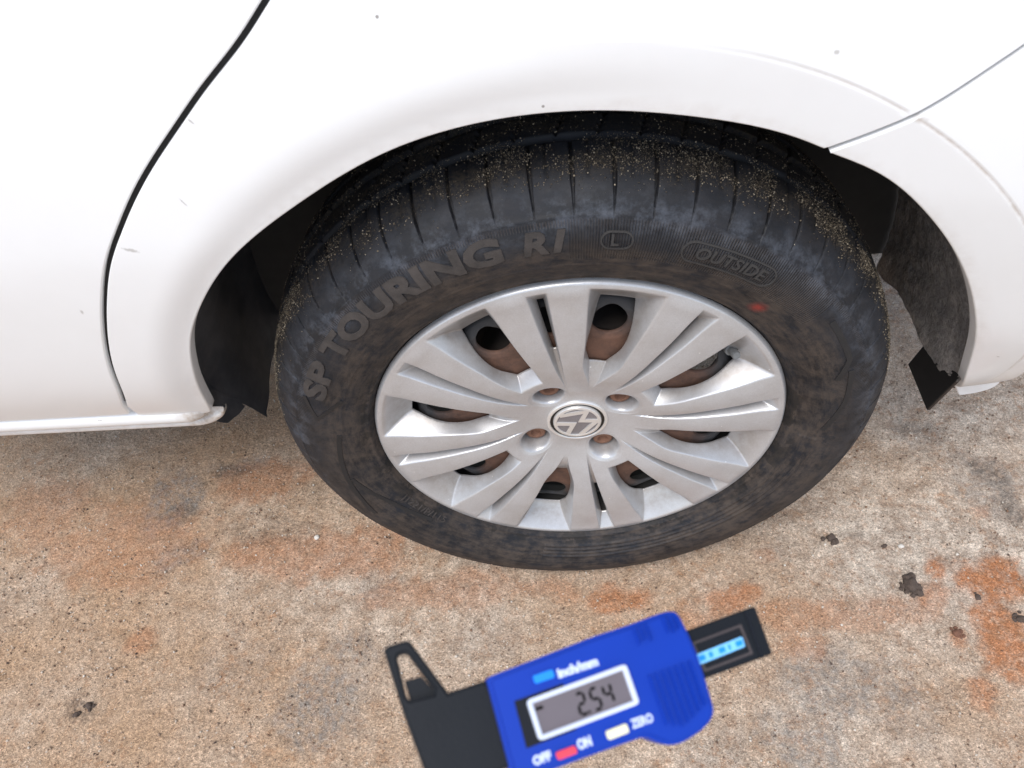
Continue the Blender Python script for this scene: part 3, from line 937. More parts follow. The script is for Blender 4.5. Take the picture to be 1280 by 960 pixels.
def wrap_on_sidewall(me, rmid, thmid, lift, flip=False):
    """bend flat text round the tyre; flip = tops of the letters towards the hub"""
    n = len(me.vertices); co = np.empty(n * 3, np.float32); me.vertices.foreach_get('co', co); co = co.reshape(-1, 3).astype(float)
    if not flip: th = R(thmid) - co[:, 0] / rmid; r = rmid + co[:, 1]
    else: th = R(thmid) + co[:, 0] / rmid; r = rmid - co[:, 1]
    y = side_y(r) - (co[:, 2] + lift)
    z = r * np.sin(th)
    belly = sstep(.17, .285, -z)
    V = np.stack([r * np.cos(th), y - .0045 * belly, z], 1)
    me.vertices.foreach_set('co', V.astype(np.float32).ravel()); me.update()
    return me

def sidewall_text(name, body, size, rmid, thmid, mat, extrude=.0008, lift=.0004, bold=0.0, width=None, flip=False, shear=0.0):
    me = text_mesh(body, size, extrude, bold, shear)
    n = len(me.vertices); co = np.empty(n * 3, np.float32); me.vertices.foreach_get('co', co); co = co.reshape(-1, 3)
    if width: co[:, 0] *= width / (co[:, 0].max() - co[:, 0].min())
    me.vertices.foreach_set('co', co.ravel())
    subdivide(me, .006)
    wrap_on_sidewall(me, rmid, thmid, lift, flip)
    return wpart(name, me, mat)

sidewall_text('raised_lettering', 'SP', .0272, .2550, 153.2, M['letter'], bold=.0012, width=.050)
sidewall_text('raised_lettering', 'TOURING', .0272, .2550, 123.3, M['letter'], bold=.0012, width=.190)
sidewall_text('raised_lettering', 'R1', .0235, .2545, 95.2, M['letter'], bold=.0010, width=.033, shear=.2)
sidewall_text('raised_lettering', 'L', .0125, .2545, 83.6, M['letter_dark'], bold=.0003)
sidewall_text('raised_lettering', 'OUTSIDE', .0135, .2525, 62.8, M['letter_dark'], bold=.0002, width=.062, shear=.15)
sidewall_text('raised_lettering', 'J1221/P/115', .0095, .2135, -145.0, M['letter'], flip=True, width=.068)

def pill(name, w, h, band, rmid, thmid, mat):
    """raised outline of a rounded lozenge on the sidewall"""
    pts = []
    for s in (1, -1):
        for a in np.linspace(-90, 90, 14):
            pts.append((s * (w / 2 - h / 2 + math.cos(R(a)) * h / 2), s * math.sin(R(a)) * h / 2))
        if s == 1:
            for q in np.linspace(w / 2 - h / 2, -(w / 2 - h / 2), 12)[1:-1]: pts.append((q, h / 2))
        else:
            for q in np.linspace(-(w / 2 - h / 2), w / 2 - h / 2, 12)[1:-1]: pts.append((q, -h / 2))
    pts = np.array(pts); n = len(pts)
    c = pts * np.array([(w - 2 * band) / w, (h - 2 * band) / h])
    V = np.concatenate([np.c_[pts, np.full(n, -.0006)], np.c_[pts * .99, np.full(n, .0009)], np.c_[c, np.full(n, .0009)], np.c_[c * .99, np.full(n, -.0006)]])
    F = [(a * n + i, a * n + (i + 1) % n, (a + 1) * n + (i + 1) % n, (a + 1) * n + i) for a in range(3) for i in range(n)]
    me = mesh_np(name, V, F, False)
    wrap_on_sidewall(me, rmid, thmid, 0)
    return wpart(name, me, mat)
pill('lozenge_outline', .0245, .0150, .0013, .2545, 83.2, M['letter_dark'])
pill('lozenge_outline', .0830, .0185, .0013, .2525, 62.8, M['letter_dark'])

# dark angular flashes moulded into the sidewall
def flash(px_pts, w):
    o = CAM_LOC - np.array([0, 0, HZ]); P = []
    for q in px_pts:
        d = ray(*q); t = (-.014 - o[1]) / d[1]; h = o + t * d
        P.append((math.hypot(h[0], h[2]), math.atan2(h[2], h[0])))
    a0 = P[0][1]
    flat = [Vector((-((a - a0 + math.pi) % (2 * math.pi) - math.pi) * .25, r - .25)) for r, a in P]
    L, Rr = stroke_poly(flat, w); n = len(L); V = []; F = []
    for i in range(n):
        for v in (L[i], Rr[i]): V += [(v.x, v.y, -.0004), (v.x, v.y, .0007)]
    for i in range(n - 1):
        a, b = 4 * i, 4 * (i + 1)
        F += [(a + 1, a + 3, b + 3, b + 1), (a, a + 1, b + 1, b), (a + 2, b + 2, b + 3, a + 3)]
    F += [(0, 2, 3, 1), (4 * n - 4, 4 * n - 3, 4 * n - 1, 4 * n - 2)]
    me = mesh_np('sidewall_flash', V, F, False)
    subdivide(me, .006)
    wrap_on_sidewall(me, .25, math.degrees(a0), 0)
    wpart('sidewall_flash', me, M['rubber_black'])
def stroke_poly(pts, w):
    pts = [Vector(p) for p in pts]; L = []; Rr = []
    for i, p in enumerate(pts):
        d0 = (p - pts[i - 1]).normalized() if i else (pts[1] - p).normalized()
        d1 = (pts[i + 1] - p).normalized() if i < len(pts) - 1 else d0
        n0 = Vector((-d0.y, d0.x)); n1 = Vector((-d1.y, d1.x))
        mt = (n0 + n1).normalized(); k = w / 2 / max(.35, mt.dot(n0))
        L.append(p + mt * k); Rr.append(p - mt * k)
    return L, Rr
flash([(380, 497), (397, 522), (428, 503)], .0035)
flash([(424, 545), (434, 595), (470, 640)], .0045)
flash([(440, 598), (492, 632), (540, 655)], .0040)
flash([(1040, 402), (1062, 448), (1046, 474)], .0050)
flash([(1064, 462), (1056, 500), (1028, 538)], .0045)

# ---- silver wheel cover
def build_cap():
    NA, NR = 1600, 190
    th = np.linspace(0, 2 * math.pi, NA, endpoint=False)
    rr = np.concatenate([np.linspace(.0265, .19, NR - 26), np.linspace(.19, .2005, 26)[1:]])
    T, RR = np.meshgrid(th, rr, indexing='ij')
    top = spline([.02, .034, .042, .055, .075, .10, .13, .16, .185, .1925, .1965, .199, .2006],
                 [.0165, .0163, .0158, .0122, .0062, .0016, -.0004, -.0008, -.0004, -.0006, .0002, .0022, .0062], RR)
    phi = ((np.degrees(T) - TH0 + 22.5) % 45) - 22.5
    kind = np.round((np.degrees(T) - TH0 - phi) / 45).astype(int) % 2      # 0: bolt pocket, 1: plain pocket
    a = RR * np.radians(phi)
    # spokes are gently crowned between pocket and slit
    mid = (np.abs(phi) - 15) / 6
    top = top - .0014 * np.clip(1 - mid ** 2, 0, 1) * sstep(.06, .11, RR) * sstep(.197, .185, RR)
    # chamfer along the pocket edge, fading outward
    # pocket
    wT = spline([.05, .075, .09, .107, .12, .135, .15, .164, .193, .21], [.0075, .0115, .0150, .0182, .0202, .0226, .0252, .0276, .0322, .035], RR)
    wO = spline([.05, .08, .09, .098, .107, .12, .135, .15, .164, .193, .21], [.002, .005, .0085, .0120, .0152, .0172, .0176, .0170, .0155, .013, .012], RR)
    yfl = spline([.04, .075, .09, .107, .12, .135, .15, .164, .2, .22], [.0175, .0178, .0176, .0142, .0120, .0122, .0165, .0228, .0250, .026], RR)
    yfl = np.maximum(yfl, top + .004)
    rin0 = np.where(kind == 0, .0795, .0585); rin1 = np.where(kind == 0, .0905, .0890)
    wT = np.where(kind == 1, wT * sstep(.046, .100, RR) ** .7, wT)
    ts = (wT - np.abs(a)) / np.maximum(wT - wO, .0015)
    to = (.1928 - RR) / .0278
    ti = (RR - rin0) / (rin1 - rin0)
    t = smin(smin(ts, to, .07), ti, .10)
    t = np.where(t > -.3, t + .02, t)
    # rounded lip at the edge of the pocket
    lip = .5 * (t + np.sqrt(t * t + .0016))
    pocket = np.clip(lip, 0, 1.15) * (yfl - top)
    pocket = np.where(t < -.2, 0, pocket)
    # slit between two pockets
    asl = RR * np.radians(np.abs(phi) - 22.5)
    ws = np.clip((RR - .050) / .143, 0, 1) ** .9 * .0088
    s1 = (ws - np.abs(asl)) / np.maximum(.60 * ws, .0006)
    s2 = (.1925 - RR) / .0165
    s3 = (RR - .058) / .055
    s = smin(smin(s1, s2, .08), s3, .08)
    slip = .5 * (s + np.sqrt(s * s + .003))
    slit = np.clip(slip, 0, 1.15) * .0125
    slit = np.where(s < -.2, 0, slit)
    Y = top + np.maximum(pocket, slit)
    # bolt recesses
    X0 = RR * np.cos(T); Z0 = RR * np.sin(T)
    bd = np.full_like(RR, 9.0)
    for k in range(4):
        an = R(TH0 + 90 * k); bd = np.minimum(bd, np.hypot(X0 - .0515 * math.cos(an), Z0 - .0515 * math.sin(an)))
    tb = (.0150 - bd)
    bl = .5 * (tb + np.sqrt(tb * tb + .0000012))
    bowl = np.where(tb > -.004, np.minimum(bl * 6.0, .026), 0)
    Y = np.maximum(Y, top + bowl * .95)
    field = np.minimum(np.minimum((1 - t) * .01, (1 - s) * .006), bd - .0116)
    field = np.where(RR > .1935, .01, field)
    V = np.stack([X0, Y, Z0], -1).reshape(-1, 3)
    rec = np.clip((Y - top) / .012, 0, 1).ravel()
    V, F, (rec,) = clip_mesh(V, grid_faces(NA, len(rr), True), field, (rec,), hem=.0016)
    me = mesh_np('wheel_cover', V, F)
    at = me.attributes.new('recess', 'FLOAT', 'POINT'); at.data.foreach_set('value', rec.astype(np.float32))
    return wpart('wheel_cover', me, M['cap'])
cover = build_cap()
cover['label'] = 'silver plastic wheel cover with paired swept spokes and pockets'

def lathe(name, prof, mat, n=64, parent=wheel, at=(0, 0, 0), axis='y', smooth=True, sharp=None):
    """turn (r, y) points round the y axis"""
    th = np.linspace(0, 2 * math.pi, n, endpoint=False)
    V = np.array([(r * math.cos(a), y, r * math.sin(a)) for a in th for r, y in prof])
    me = fast_mesh(name, V, grid_faces(n, len(prof), True), smooth)
    me.set_sharp_from_angle(angle=R(35))
    return part(name, me, mat, parent, at)

lathe('emblem_bezel', [(.0271, .0190), (.0273, .0146), (.0278, .0141), (.0298, .0144), (.0306, .0152), (.0308, .0180)], M['emblem_silver'])
lathe('emblem_gap_ring', [(.0235, .0158), (.0275, .0158)], M['emblem_black'])
lathe('emblem_disc', [(.0001, .0138), (.0215, .0142), (.0240, .0148), (.0243, .0180)], M['emblem_grey'])
lathe('emblem_rim', [(.0205, .0145), (.0206, .0130), (.0212, .0127), (.0236, .0131), (.0242, .0140), (.0243, .0182)], M['emblem_silver'])

def emblem_letter(name, pts, w, rot):
    L, Rr = stroke_poly(pts, w); sc = .0213
    bm = bmesh.new()
    def tr(v, y):
        x, z = v.x * sc, v.y * sc
        c, s = math.cos(rot), math.sin(rot)
        return (x * c - z * s, y, x * s + z * c)
    n = len(L)
    A = [bm.verts.new(tr(v, .0129)) for v in L]; B = [bm.verts.new(tr(v, .0129)) for v in Rr]
    A2 = [bm.verts.new(tr(v, .0146)) for v in L]; B2 = [bm.verts.new(tr(v, .0146)) for v in Rr]
    for i in range(n - 1):
        bm.faces.new((A[i], A[i + 1], B[i + 1], B[i])); bm.faces.new((A[i], A2[i], A2[i + 1], A[i + 1])); bm.faces.new((B[i], B[i + 1], B2[i + 1], B2[i]))
    for e in (0, n - 1): bm.faces.new((A[e], B[e], B2[e], A2[e]))
    bmesh.ops.recalc_face_normals(bm, faces=bm.faces)
    me = bpy.data.meshes.new(name); bm.to_mesh(me); bm.free()
    return wpart(name, me, M['emblem_silver'])
ER = R(122)
emblem_letter('emblem_letter_v', [(-.50, .88), (0, .22), (.50, .88)], .22, ER)
emblem_letter('emblem_letter_w', [(-.90, .40), (-.44, -.80), (0, -.23), (.44, -.80), (.90, .40)], .22, ER)

def bolt_mesh():
    bm = bmesh.new()
    prof = [(.0105, .040), (.0105, .0225), (.0098, .0205), (.0080, .0195), (.0058, .0195), (.0050, .0215), (.0040, .0240), (.0, .0245)]
    rows = []
    for j, (r, y) in enumerate(prof):
        row = []
        for i in range(36):
            a = i * math.pi / 18
            hexf = 1.0
            if j in (0, 1): hexf = (math.cos(math.pi / 6) / math.cos((a % (math.pi / 3)) - math.pi / 6)) * 1.08
            row.append(bm.verts.new((r * hexf * math.cos(a), y, r * hexf * math.sin(a))))
        rows.append(row)
    for j in range(len(prof) - 1):
        for i in range(36):
            try: bm.faces.new((rows[j][i], rows[j][(i + 1) % 36], rows[j + 1][(i + 1) % 36], rows[j + 1][i]))
            except ValueError: pass
    bmesh.ops.remove_doubles(bm, verts=bm.verts, dist=1e-6)
    bmesh.ops.recalc_face_normals(bm, faces=bm.faces)
    for f in bm.faces: f.smooth = True
    me = bpy.data.meshes.new('wheel_bolt'); bm.to_mesh(me); bm.free()
    me.set_sharp_from_angle(angle=R(40))
    return me
bm_ = bolt_mesh(); bm_.materials.append(M['bolt'])
for k in range(4):
    an = R(TH0 + 90 * k)
    o = link('wheel_bolt', bm_, wheel); o.location = (.0505 * math.cos(an), .0030, .0505 * math.sin(an)); o.rotation_euler = (0, .4 * k, 0)

# valve in the pocket at the upper right
def valve():
    an = R(31.0); c = Vector((.163 * math.cos(an), .030, .163 * math.sin(an)))
    o = lathe('valve_stem', [(.0001, -.020), (.0035, -.020), (.0040, -.0185), (.0040, -.009), (.0058, -.0085), (.0060, -.005), (.0046, -.004), (.0046, .012), (.0065, .020)], M['valve'], 24, wheel, c)
    o.rotation_euler = (R(-16), 0, R(14))
valve()
lathe('brake_drum', [(.0001, .050), (.060, .050), (.098, .052), (.102, .058), (.102, .100), (.108, .104), (.108, .112), (.05, .116)], M['drum'], 72, car, (0, 0, HZ))

# ---- sand caught in the tread, too small to count
def grains(n, sampler, smin_, smax, seed):
    rg = np.random.default_rng(seed)
    P = sampler(rg, n)
    n = len(P)
    t = (1 + 5 ** .5) / 2
    oc = np.array([(1, 0, 0), (-1, 0, 0), (0, 1, 0), (0, -1, 0), (0, 0, 1), (0, 0, -1)], float)
    of = np.array([(0, 2, 4), (2, 1, 4), (1, 3, 4), (3, 0, 4), (2, 0, 5), (1, 2, 5), (3, 1, 5), (0, 3, 5)])
    size = smin_ + (smax - smin_) * rg.random(n) ** 2.8
    A = rg.normal(size=(n, 4)); A /= np.linalg.norm(A, axis=1, keepdims=True)
    w, x, y, z = A.T
    Q = np.stack([np.stack([1 - 2 * (y * y + z * z), 2 * (x * y - z * w), 2 * (x * z + y * w)], -1), np.stack([2 * (x * y + z * w), 1 - 2 * (x * x + z * z), 2 * (y * z - x * w)], -1), np.stack([2 * (x * z - y * w), 2 * (y * z + x * w), 1 - 2 * (x * x + y * y)], -1)], -2)
    sc = size[:, None] * (.6 + .8 * rg.random((n, 3)))
    loc = oc[None] * sc[:, None, :] * (.8 + .4 * rg.random((n, 6, 1)))
    V = np.einsum('nij,nvj->nvi', Q, loc) + P[:, None, :]
    F = of[None] + (np.arange(n) * 6)[:, None, None]
    return V.reshape(-1, 3), F.reshape(-1, 3)

def tread_sampler(rg, n):
    th = np.radians(rg.uniform(8, 172, n)); u = rg.random(n)
    s = np.where(u < .6, rg.normal(_s[9] + .013, .010, n), rg.uniform(_s[10], _s[13] * 1.35, n))
    clump = fbm(th * 14, s * 80, 3, 44)
    k = rg.random(n) < np.clip((clump - .36) * 3.4, .04, 1)
    th, s = th[k], s[k]
    fs = np.concatenate([_s, 2 * _s[-1] - _s[-2::-1]]); fr = np.array(PR + PR[-2::-1]); fy = np.array(PY + [.166 - y for y in PY[-2::-1]])
    r = spline(fs, fr, s) + .0003; y = spline(fs, fy, s)
    y = y - .0003
    return np.stack([r * np.cos(th), y, r * np.sin(th)], 1)
V, F = grains(60000, tread_sampler, .00016, .00075, 3)
ts_ = NT('tread_sand_grains')
ts_.set(Base_Color=ts_.ramp(ts_.n('ShaderNodeNewGeometry').outputs['Random Per Island'], [(0, (.02, .016, .012)), (.5, (.085, .064, .043)), (.85, (.20, .158, .105)), (1, (.44, .37, .27))]), Roughness=.95)
o = wpart('tread_sand', fast_mesh('tread_sand', V, F, False), ts_.m); o['kind'] = 'stuff'

# ------------------------------------------------------------------ loose grit and clods on the concrete
def ground_sampler(rg, n):
    x = rg.uniform(-.95, .75, n); y = rg.uniform(-.36, .55, n)
    k = rg.random(n) < np.clip(fbm(x * 12, y * 12, 3, 61) * 1.9 - .45, .1, 1)
    return np.stack([x[k], y[k], np.zeros(k.sum()) + .0002], 1)
gm = NT('mixed_grit')
vi = gm.n('ShaderNodeNewGeometry').outputs['Random Per Island']
gm.set(Base_Color=gm.ramp(vi, [(0, (.08, .055, .042)), (.16, (.22, .125, .075)), (.45, (.36, .265, .19)), (.8, (.50, .41, .32)), (1, (.68, .61, .52))]), Roughness=.9)
V, F = grains(42000, ground_sampler, .0004, .0019, 5)
grit = link('grit', fast_mesh('grit', V, F, False), None, [gm.m])
grit['kind'] = 'stuff'; grit['label'] = 'loose sand and grit scattered over the stained concrete'; grit['category'] = 'grit'

def lump(name, px, py, size_px, mat, label, cat, group=None, flat=1.0, seed=0, crumbs=5):
    """an irregular clod or stone lying on the concrete"""
    c = on_ground(px, py)
    rad = size_px / 2 / FPX * np.linalg.norm(c - CAM_LOC)
    bm = bmesh.new()
    rg = random.Random(seed)
    def blob(cx, cy, r):
        g = bmesh.ops.create_icosphere(bm, subdivisions=3, radius=r)
        ox, oy = rg.random() * 50, rg.random() * 50
        el_ = .7 + .5 * rg.random(); an = rg.random() * 3
        for v in g['verts']:
            d = v.co.normalized()
            k = .62 + .85 * float(fbm(np.array([d.x * 2.1 + ox + d.z]), np.array([d.y * 2.1 + oy - d.z]), 4, seed)[0])
            p = d * r * k
            x = p.x * math.cos(an) - p.y * math.sin(an); y = (p.x * math.sin(an) + p.y * math.cos(an)) * el_
            v.co = Vector((x + cx, y + cy, max(p.z * flat, -r * .25) + r * .2))
    blob(0, 0, rad * .62)
    for i in range(crumbs * 2):
        a = rg.random() * 6.28; d = rad * (.35 + .75 * rg.random()); blob(math.cos(a) * d, math.sin(a) * d, rad * (.14 + .26 * rg.random()))
    for f in bm.faces: f.smooth = True
    me = bpy.data.meshes.new(name); bm.to_mesh(me); bm.free()
    o = link(name, me, None, [mat]); o.location = (c[0], c[1], 0)
    o['label'] = label; o['category'] = cat
    if group: o['group'] = group
    return o
G1 = 'dark clods of soil on the concrete'
lump('soil_clod', 1138, 733, 22, M['soil'], 'largest dark crumbly soil clod, left of the red soil patches', 'soil clod', G1, seed=1, crumbs=9)
lump('soil_clod', 1038, 673, 15, M['soil'], 'dark curled soil clod lying nearest the tyre, below its right side', 'soil clod', G1, seed=2, crumbs=4)
lump('soil_clod', 1276, 775, 15, M['soil'], 'dark soil clod at the right edge among red soil', 'soil clod', G1, seed=3, crumbs=4)
lump('soil_clod', 1196, 792, 13, M['brown_stone'], 'small reddish brown clod below the two dark crumbs', 'soil clod', G1, seed=4, crumbs=5)
lump('soil_clod', 1222, 747, 9, M['soil'], 'small dark crumb right of the largest clod, beside the red soil', 'soil clod', G1, seed=5, crumbs=2)
lump('soil_clod', 112, 882, 11, M['soil'], 'dark soil crumb at the lower left of the concrete, right of its pair', 'soil clod', G1, seed=6, crumbs=3)
lump('soil_clod', 96, 893, 8, M['soil'], 'smaller dark crumb at the lower left, left of its pair', 'soil clod', G1, seed=7, crumbs=2)
lump('soil_clod', 1105, 683, 8, M['soil'], 'tiny dark crumb beside the white stone right of the tyre', 'soil clod', G1, seed=8, crumbs=1)
lump('stone', 1126, 683, 10, M['stone'], 'small white stone on the concrete right of the tyre', 'stone', 'pale stones on the concrete', seed=9, crumbs=0, flat=.7)
lump('stone', 396, 672, 9, M['stone'], 'small pale stone on the brown concrete left below the tyre', 'stone', 'pale stones on the concrete', seed=10, crumbs=0, flat=.7)

# ------------------------------------------------------------------ digital tread depth gauge, held up close to the lens
GD = .235
gauge = bpy.data.objects.new('tread_depth_gauge', None)
scene.collection.objects.link(gauge)
GA = R(20)
O_PX = (735, 870)
gc = CAM_LOC + ray(*O_PX) * GD
gauge.matrix_world = Matrix.Translation(Vector(gc)) @ cam.rotation_euler.to_matrix().to_4x4() @ Matrix.Rotation(R(-24), 4, 'X') @ Matrix.Rotation(R(9), 4, 'Y') @ Matrix.Rotation(GA, 4, 'Z')
gauge['label'] = 'blue and black digital tread depth gauge reading 2.54 in front of the wheel'
gauge['category'] = 'depth gauge'
G_X, G_Y, G_N = (np.array(gauge.matrix_world.to_3x3())[:, i] for i in range(3))
def gl(px, py):
    """pixel -> gauge plane coordinates (metres)"""
    d = ray(px, py)
    t = (gc - CAM_LOC).dot(G_N) / d.dot(G_N)
    v = CAM_LOC + t * d - gc
    return (float(v.dot(G_X)), float(v.dot(G_Y)))
def slab(name, pts, z0, z1, mat, bevel=.0006, seg=2, parent=gauge, holes=None, local=False):
    q = [Vector(p) if local else Vector(gl(*p)) for p in pts]
    bm = bmesh.new()
    if holes:
        allv = list(q); edges = [(i, (i + 1) % len(q)) for i in range(len(q))]
        for h in holes:
            st = len(allv); hv = [Vector(gl(*p)) for p in h]; allv += hv
            edges += [(st + i, st + (i + 1) % len(hv)) for i in range(len(hv))]
        vs = [bm.verts.new((v.x, v.y, z1)) for v in allv]
        es = [bm.edges.new((vs[i], vs[j])) for i, j in edges]
        bmesh.ops.triangle_fill(bm, use_beauty=True, use_dissolve=False, edges=es, normal=(0, 0, 1))
        bm.normal_update()
        flip = [f for f in bm.faces if f.normal.z < 0]
        if flip: bmesh.ops.reverse_faces(bm, faces=flip)
        fs = list(bm.faces)
    else:
        vs = [bm.verts.new((v.x, v.y, z1)) for v in q]
        fs = [bm.faces.new(vs)]
        if fs[0].normal.z < 0: fs[0].normal_flip()
        bm.normal_update()
        if fs[0].normal.z < 0: bmesh.ops.reverse_faces(bm, faces=fs)
    top_e = [e for e in bm.edges if e.is_boundary]
    r = bmesh.ops.extrude_face_region(bm, geom=fs)
    nv = [e for e in r['geom'] if isinstance(e, bmesh.types.BMVert)]
    for v in nv: v.co.z = z0
    bmesh.ops.recalc_face_normals(bm, faces=bm.faces)
    if bevel:
        es = [e for e in bm.edges if abs(e.verts[0].co.z - z1) < 1e-9 and abs(e.verts[1].co.z - z1) < 1e-9 and e.calc_face_angle(0) > .5]
        bmesh.ops.bevel(bm, geom=es, offset=bevel, segments=seg, affect='EDGES', clamp_overlap=True)
    for f in bm.faces: f.smooth = True
    me = bpy.data.meshes.new(name); bm.to_mesh(me); bm.free()
    me.set_sharp_from_angle(angle=R(40))
    return link(name, me, parent, [mat])
def rrect(pts, r, n=5):
    """round the corners of a pixel polygon"""
    out = []; m = len(pts)
    for i in range(m):
        p = np.array(pts[i], float); a = np.array(pts[i - 1], float); b = np.array(pts[(i + 1) % m], float)
        da = (a - p) / np.linalg.norm(a - p); db = (b - p) / np.linalg.norm(b - p)
        s, e = p + da * r, p + db * r
        for t in np.linspace(0, 1, n): out.append(tuple((1 - t) ** 2 * s + 2 * t * (1 - t) * p + t * t * e))
    return out

# black base with a pierced wing at each end (the lower one is below the picture)
axp = np.array([560.0, 927.0]); axd = np.array([math.cos(GA), -math.sin(GA)]); axn = np.array([-math.sin(GA), -math.cos(GA)])
wing_px = [(609, 850), (560, 866), (513, 803), (507, 801), (485, 808), (480, 813), (505, 893)]
win_px = [(497, 824), (499, 819), (507, 817), (511, 819), (542, 861), (541, 868), (512, 875), (508, 871)]
def mirror(p):
    d = np.array(p, float) - axp
    return tuple(axp + axd * d.dot(axd) - axn * d.dot(axn))
base_loop = wing_px + [mirror(p) for p in wing_px[::-1]]
slab('base_foot', base_loop, -.0045, .0015, M['black'], .0009, 3, holes=[win_px, [mirror(p) for p in win_px[::-1]]])
slab('wing_web', [(506, 851), (527, 845), (546, 866), (514, 878)], -.0042, -.0012, M['black'], 0)
wl = [mirror(p) for p in [(506, 851), (527, 845), (546, 866), (514, 878)]]
slab('wing_web', wl, -.0042, -.0012, M['black'], 0)
# sliding beam
slab('beam', rrect([(840, 795), (945, 757), (967, 817), (862, 856)], 3), -.0035, -.0005, M['black'], .0005)
slab('beam_end_groove', [(930, 764), (934, 762.5), (955, 822), (951, 823.5)], -.0004, -.0002, M['black_deep'], 0)
fr = [(866, 803), (927, 780), (942, 817), (881, 840)]
slab('beam_print_frame', fr, -.00045, -.0003, M['frame_line'], 0, holes=[[(869, 805), (925, 784), (938, 815), (883, 836)]])
slab('beam_print_strip', rrect([(866, 820), (928, 795.5), (932, 808), (871, 832.5)], 2), -.00045, -.00025, M['sky_print'], .0)
for (t0, t1) in ((.10, .22), (.30, .37), (.50, .62), (.69, .73), (.84, .97)):
    a0 = np.array((866, 820.)); a1 = np.array((928, 795.5)); dn = np.array((4.5, 12.4))
    p = [a0 + (a1 - a0) * t0 + dn * .24, a0 + (a1 - a0) * t1 + dn * .24, a0 + (a1 - a0) * t1 + dn * .76, a0 + (a1 - a0) * t0 + dn * .76]
    slab('beam_print_mark', p, -.00024, -.00015, M['cyan'], 0)
# blue housing
body_px = [(607, 852), (609, 848), (614, 845), (700, 812), (740, 796.5), (780, 783.5), (819, 769), (831, 766), (840, 766.5), (846, 773), (857, 795.5), (867, 819), (878.6, 855), (887, 884), (887, 892), (882.5, 902), (873, 912), (858.8, 922), (848, 928), (839, 930.5), (831, 931), (823, 929), (815, 926), (808, 922.5), (803, 921.5), (797, 922), (779.6, 928), (746, 940), (700, 957), (648, 976), (641, 974), (637, 966)]
slab('housing', body_px, -.0055, .0042, M['blue'], .0014, 4)
def ridge(p, q, w=3.0):
    p = np.array(p, float); q = np.array(q, float); d = (q - p) / np.linalg.norm(q - p); nn = np.array((-d[1], d[0])) * w / 2
    slab('grip_rib', [tuple(p + nn), tuple(q + nn), tuple(q - nn), tuple(p - nn)], .0040, .0056, M['blue'], .0004, 2)
dv = np.array((.335, .942))
for i in range(7):
    s = np.array((806, 845.)) + np.array((8.2, -2.9)) * i
    ridge(s, s + dv * (74 - 4.2 * abs(i - 2.2)), 3.4)
for i, ln in enumerate((22, 19, 22)):
    s = np.array((787, 787.)) + np.array((7.2, -2.6)) * i; ridge(s, s + dv * ln, 2.6)
for i, ln in enumerate((20, 22, 19)):
    s = np.array((823, 773.5)) + np.array((6.6, -1.6)) * i; ridge(s, s + dv * ln, 2.6)
# display: dark window, pale bezel, glass, digits
slab('display_window', [(640, 877), (700, 855), (716, 912), (655, 935)], .0041, .0044, M['black_deep'], 0)
bz = [(654, 876), (776, 831), (793, 880), (670, 926)]
def inset(poly, k):
    c = np.mean(poly, 0); out = []
    for i in range(len(poly)):
        p = np.array(poly[i], float); a = np.array(poly[i - 1], float); b = np.array(poly[(i + 1) % len(poly)], float)
        da = (a - p) / np.linalg.norm(a - p); db = (b - p) / np.linalg.norm(b - p); out.append(tuple(p + (da + db) * k))
    return out
slab('display_bezel', rrect(bz, 6), .0040, .0060, M['bezel'], .0004, 2, holes=[inset(bz, 6.0)])
slab('display_glass', inset(bz, 5.0), .0042, .0048, M['lcd'], 0)
def print_text(name, body, center, height_px, width_px, mat, z, ang=GA, bold=0.0):
    me = text_mesh(body, .01, .00008, bold)
    co = np.empty(len(me.vertices) * 3, np.float32); me.vertices.foreach_get('co', co); co = co.reshape(-1, 3)
    k = GD / FPX
    lo, hi = co[:, :2].min(0), co[:, :2].max(0)
    co[:, 0] = (co[:, 0] - (lo[0] + hi[0]) / 2) / (hi[0] - lo[0]) * width_px * k
    co[:, 1] = (co[:, 1] - (lo[1] + hi[1]) / 2) / (hi[1] - lo[1]) * height_px * k
    x, y = gl(*center)
    dr = ang - GA; c, s = math.cos(dr), math.sin(dr)
    co[:, 0], co[:, 1] = co[:, 0] * c - co[:, 1] * s + x, co[:, 0] * s + co[:, 1] * c + y
    co[:, 2] += z
    me.vertices.foreach_set('co', co.ravel()); me.update()
    return link(name, me, gauge, [mat])
print_text('printed_word', 'inch/mm', (718, 835), 12, 54, M['white'], .0043, R(17), .0006)
print_text('printed_word', 'OFF', (674, 947), 11, 23, M['white'], .0043, R(18), .0006)
print_text('printed_word', 'ON', (726, 928), 12, 18, M['white'], .0043, R(18), .0006)
print_text('printed_word', 'ZERO', (797, 901), 11, 29, M['white'], .0043, R(17), .0004)
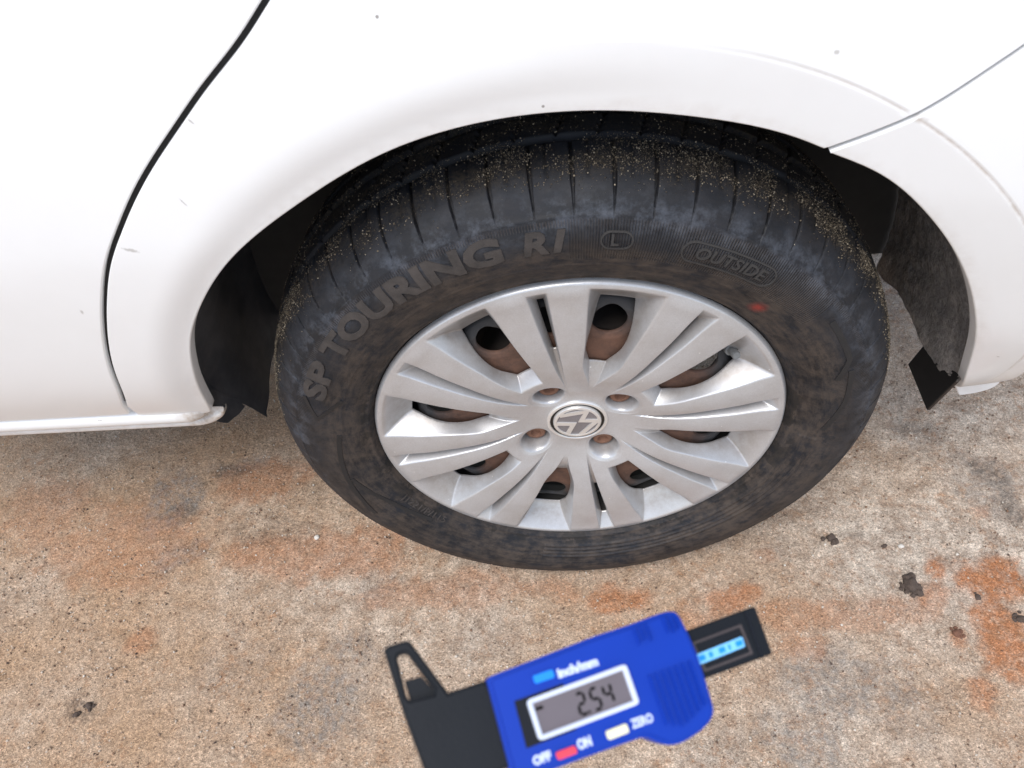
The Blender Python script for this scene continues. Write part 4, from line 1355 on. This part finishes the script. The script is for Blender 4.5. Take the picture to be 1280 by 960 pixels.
def seg_digit(ch, center, h, w):
    """seven-segment figure, slightly slanted"""
    SEG = {'2': 'abged', '5': 'afgcd', '4': 'fgbc'}[ch]
    x0, y0 = gl(*center); k = GD / FPX; hh, ww, t = h * k / 2, w * k / 2, 3.5 * k
    L = dict(a=((-ww, hh), (ww, hh)), g=((-ww, 0), (ww, 0)), d=((-ww, -hh), (ww, -hh)), f=((-ww, hh), (-ww, 0)), b=((ww, hh), (ww, 0)), e=((-ww, 0), (-ww, -hh)), c=((ww, 0), (ww, -hh)))
    bm = bmesh.new()
    for i, s in enumerate(SEG):
        (xa, ya), (xb, yb) = L[s]
        d = Vector((xb - xa, yb - ya)).normalized(); n = Vector((-d.y, d.x)) * t / 2
        a = Vector((xa, ya)) + d * t * .35; b = Vector((xb, yb)) - d * t * .35
        q = [a + d * t * -.2, a + n + d * t * .3, b + n - d * t * .3, b + d * t * .2, b - n - d * t * .3, a - n + d * t * .3]
        vs = [bm.verts.new((x0 + p.x + p.y * .06, y0 + p.y, .00492 + i * 1e-6)) for p in q]
        f = bm.faces.new(vs)
    bmesh.ops.recalc_face_normals(bm, faces=bm.faces)
    r = bmesh.ops.extrude_face_region(bm, geom=list(bm.faces))
    for v in [e for e in r['geom'] if isinstance(e, bmesh.types.BMVert)]: v.co.z -= .0001
    bmesh.ops.recalc_face_normals(bm, faces=bm.faces)
    me = bpy.data.meshes.new('display_digit'); bm.to_mesh(me); bm.free()
    return link('display_digit', me, gauge, [M['segment']])
seg_digit('2', (722.5, 880), 24, 9.5)
seg_digit('5', (739.5, 874), 24, 9.5)
seg_digit('4', (755, 868), 22, 9.5)
slab('decimal_point', [(730, 889), (733, 888), (734, 891), (731, 892)], .00485, .00493, M['segment'], 0)
slab('minus_sign', [(665, 885), (674, 882), (675.5, 886), (666.5, 889)], .00485, .00493, M['segment'], 0)
# buttons
def button(poly, mat, h=.0053):
    slab('button', rrect(poly, 3), .0040, h, mat, .0003, 2)
button([(662, 846), (686.5, 837.5), (690, 847.5), (665.5, 856)], M['cyan'])
button([(690, 940), (714, 931), (717.5, 940.5), (693.5, 949.5)], M['red'])
button([(751.5, 914), (777, 904), (781, 915), (755.5, 925)], M['cream'])
